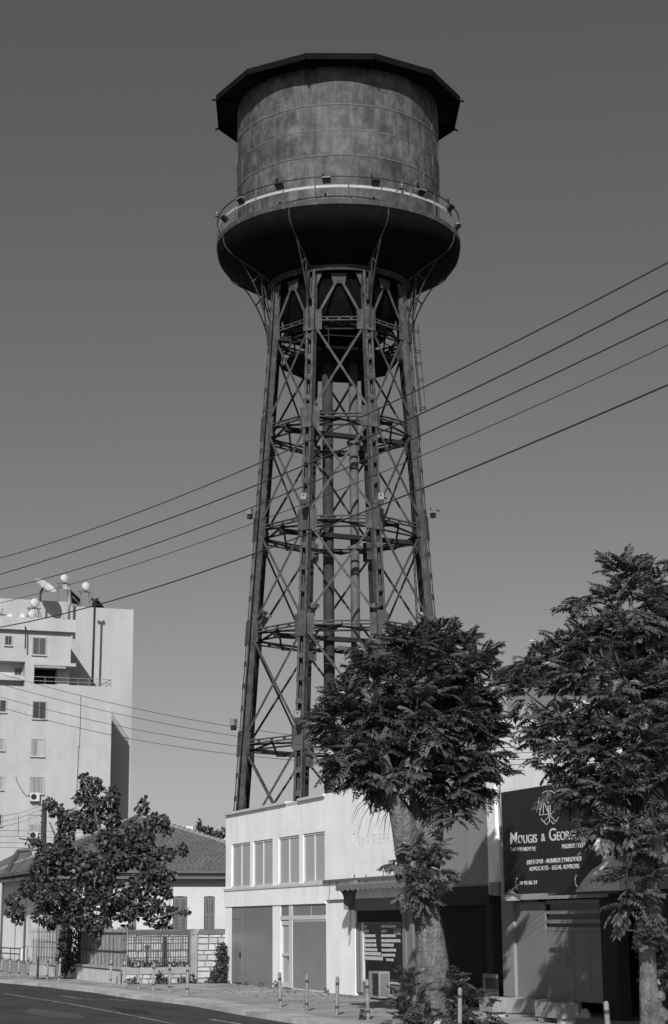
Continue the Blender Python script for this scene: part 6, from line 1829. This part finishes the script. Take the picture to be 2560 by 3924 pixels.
# litter and dry leaves blown over the pavement
m2 = MB(); rr = random.Random(21)
for i in range(420):
    if i < 240:
        u_ = rr.uniform(-12, 9); v_ = -abs(rr.gauss(0, 0.5)) - 0.12
    else:
        u_ = rr.uniform(-14, 14); v_ = rr.uniform(-3.4, -0.3)
    s_ = rr.uniform(0.02, 0.06); a_ = rr.uniform(0, 6.28)
    c_, d_ = math.cos(a_) * s_, math.sin(a_) * s_
    m2.add([(u_ + c_, v_ + d_, 0.008), (u_ - d_, v_ + c_, 0.02), (u_ - c_, v_ - d_, 0.008), (u_ + d_, v_ - c_, 0.022)], [(0, 1, 2, 3)])
single('dry_leaves', m2, 'bark_dark', 'dry leaves and litter blown over the pavement', None, kind='stuff')
mc = G(1010, 3868, 0.0)
m2 = MB(); m2.lathe([(0.0, 0.004), (0.30, 0.004), (0.33, 0.0)], 20, (mc.x, mc.y))
single('manhole_cover', m2, 'cope_dark', 'dull round manhole cover set in the pavement near the kerb', 'manhole cover', frame='W', at=(mc.x, mc.y, 0))
# smaller plants
def leafy(name, label, cat, blobs, Y, dens, size, seed, group=None, dscale=1.0, down=-0.2, m='leaf'):
    b = atY(blobs[0][0], blobs[0][1] + blobs[0][3], Y)
    t = thing(name, label, cat, (b.x, Y, b.z if b.z > 0.3 else 0), group, frame='W')
    me = leaf_mesh(blobs, Y, dens, size, seed, dscale, FR[t.name], down); me.materials.clear(); me.materials.append(M[m])
    o = bpy.data.objects.new('foliage', me); COL.objects.link(o); o.parent = t; o['kind'] = 'stuff'
    m2 = MB(); rr = random.Random(seed)
    for _ in range(6):
        q = blobs[rr.randrange(len(blobs))]; e = atY(q[0] + rr.uniform(-.5, .5) * q[2], q[1] - 0.3 * q[3], Y)
        m2.tube([(b.x + rr.uniform(-.1, .1), Y, FR[t.name].z), e], [0.02, 0.006], 5)
    part(t, 'stems', m2, 'bark_dark')
yw = toW(uW + 0.3, (vX0 + vX1) / 2, 0).y
leafy('climbing_shrub', 'tall dark shrub climbing the stone wall beside the white shop', 'shrub', [(850, 3690, 22, 60, 0), (845, 3650, 16, 35, 0), (835, 3740, 28, 36, 0), (815, 3765, 22, 16, 0), (855, 3640, 12, 25, 0), (870, 3765, 18, 12, 0)], yw - 0.2, 160, 0.13, 41)
leafy('wall_shrub', 'leafy weed clump at the foot of the fence wall before the white-banded bollard', 'plant', [(622, 3760, 26, 18, 0), (612, 3738, 10, 16, 0)], toW(uW + 0.25, vY0 + 1.5, 0).y, 160, 0.12, 42, 'weeds at the foot of the garden wall')
leafy('wall_shrub', 'leafy weed clump at the foot of the rough stone wall', 'plant', [(705, 3762, 24, 14, 0), (735, 3752, 12, 16, 0), (745, 3768, 16, 8, 0)], toW(uW + 0.25, vX0 - 0.3, 0).y, 160, 0.12, 43, 'weeds at the foot of the garden wall')
leafy('wall_shrub', 'small dark weed where the fence wall turns the corner', 'plant', [(503, 3762, 16, 10, 0), (513, 3752, 6, 12, 0)], toW(uW + 0.2, vY0 + 0.4, 0).y, 160, 0.10, 44, 'weeds at the foot of the garden wall')
for (x, y, rx_, ry_, lab) in ((257, 3737, 12, 9, 'low weeds at the gate foot'), (288, 3742, 22, 6, 'thin grass tuft right of the gate along the low wall'), (327, 3744, 8, 8, 'dry tuft under the reed screen'), (447, 3757, 7, 12, 'dark tuft near the wall corner'), (395, 3757, 8, 4, 'tiny tuft before the reed screen end'),
                              (192, 3728, 6, 9, 'tuft at the right end of the left low wall')):
    g = G(x, y + ry_); leafy('grass_tuft', lab, 'grass', [(x, y, rx_, ry_, 0)], g.y + 0.1, 320, 0.10, int(x), 'dry tufts along the low walls', 0.8, -0.6, 'weed')
leafy('garden_weeds', 'strip of dark weeds growing behind the open railing fence', 'plants', [(x, 3700, 18, 16, 0) for x in range(495, 750, 24)], toW(uW - 0.6, (vY0 + vX0) / 2, 0).y, 120, 0.11, 51, None, 1.0, -0.5)
ivy_u0, ivy_u1 = FS(232, 3650, vW - 0.05).x, FS(345, 3650, vW - 0.05).x
ib = [(x, y, 26, 28, 0) for x, y in ((262, 3580), (300, 3575), (325, 3590), (250, 3620), (285, 3620), (310, 3630), (245, 3670), (275, 3670), (300, 3672), (248, 3700), (272, 3700), (345, 3605))]
iY = toW((ivy_u0 + ivy_u1) / 2, vW - 0.05, 0).y
leafy('ivy', 'dark ivy mass hanging over the fence right of the gate', 'ivy', ib, iY, 100, 0.14, 61, None, 0.8, 0.4)
leafy('roof_shrub', 'dark bushy treetop showing behind the right slope of the tiled roof', 'tree', [(785, 3180, 22, 12, 0), (830, 3200, 30, 16, 0), (858, 3190, 12, 16, 0), (800, 3195, 20, 14, 0), (763, 3168, 10, 12, 0)], 112.0, 200, 0.24, 71)
leafy('roof_shrub', 'small lone treetop above the right slope of the tiled roof', 'tree', [(761, 3165, 11, 13, 0), (768, 3150, 4, 8, 0)], 110.0, 200, 0.2, 72)
for (x, y, rx_, lab) in ((870, 3776, 12, 'weeds along the left foot of the white shop'), (1000, 3782, 14, 'weeds between the shop windows at the pavement'), (1058, 3778, 10, 'dry taller weed by the glazed shop door'), (940, 3779, 18, 'low weed line under the left shop window'), (1250, 3806, 10, 'little weed at the foot of the white shop pier')):
    g = FS(x, y, -0.08); w_ = toW(g.x, -0.10, 0)
    leafy('grass_tuft', lab, 'grass', [(x, y - 6, rx_, 9, 0)], w_.y, 220, 0.08, int(x), 'weeds at the foot of the white shop', 0.5, -0.6, 'weed')
leafy('grass_tuft', 'dry weed and litter against the bollard by the outdoor unit', 'grass', [(1390, 3895, 10, 22, 0)], bp[16].y + 0.05, 300, 0.08, 77, None, 0.8, -0.5, 'weed')
# distant pale rooftops right of the tiled roof
t = thing('distant_rooftop', 'pale flat rooftop with clutter far behind the tiled roof', 'building', tuple(atY(760, 3225, 120)), frame='W')
a = atY(700, 3190, 120); b = atY(900, 3240, 120)
m2 = MB(); m2.box(a.x, b.x + 6, 120, 128, 0, atY(800, 3212, 120).z); part(t, 'wall', m2, 'house_white')
c = atY(727, 3178, 119.5); m2 = MB(); m2.box(c.x - 0.25, c.x + 0.25, 119.2, 119.8, c.z - 0.25, c.z + 0.2); part(t, 'roof_tank', m2, 'plastic')
for o in bpy.data.objects:
    if o.name.split('.')[0] in ('step_clips', 'plate_joints', 'louvres', 'hip_tiles', 'insulator_brackets'):
        o['kind'] = 'stuff'          # pieces too small to pick apart in the photograph
print('objects', len(bpy.data.objects), 'tris', sum(len(o.data.polygons) for o in bpy.data.objects if o.type == 'MESH'))
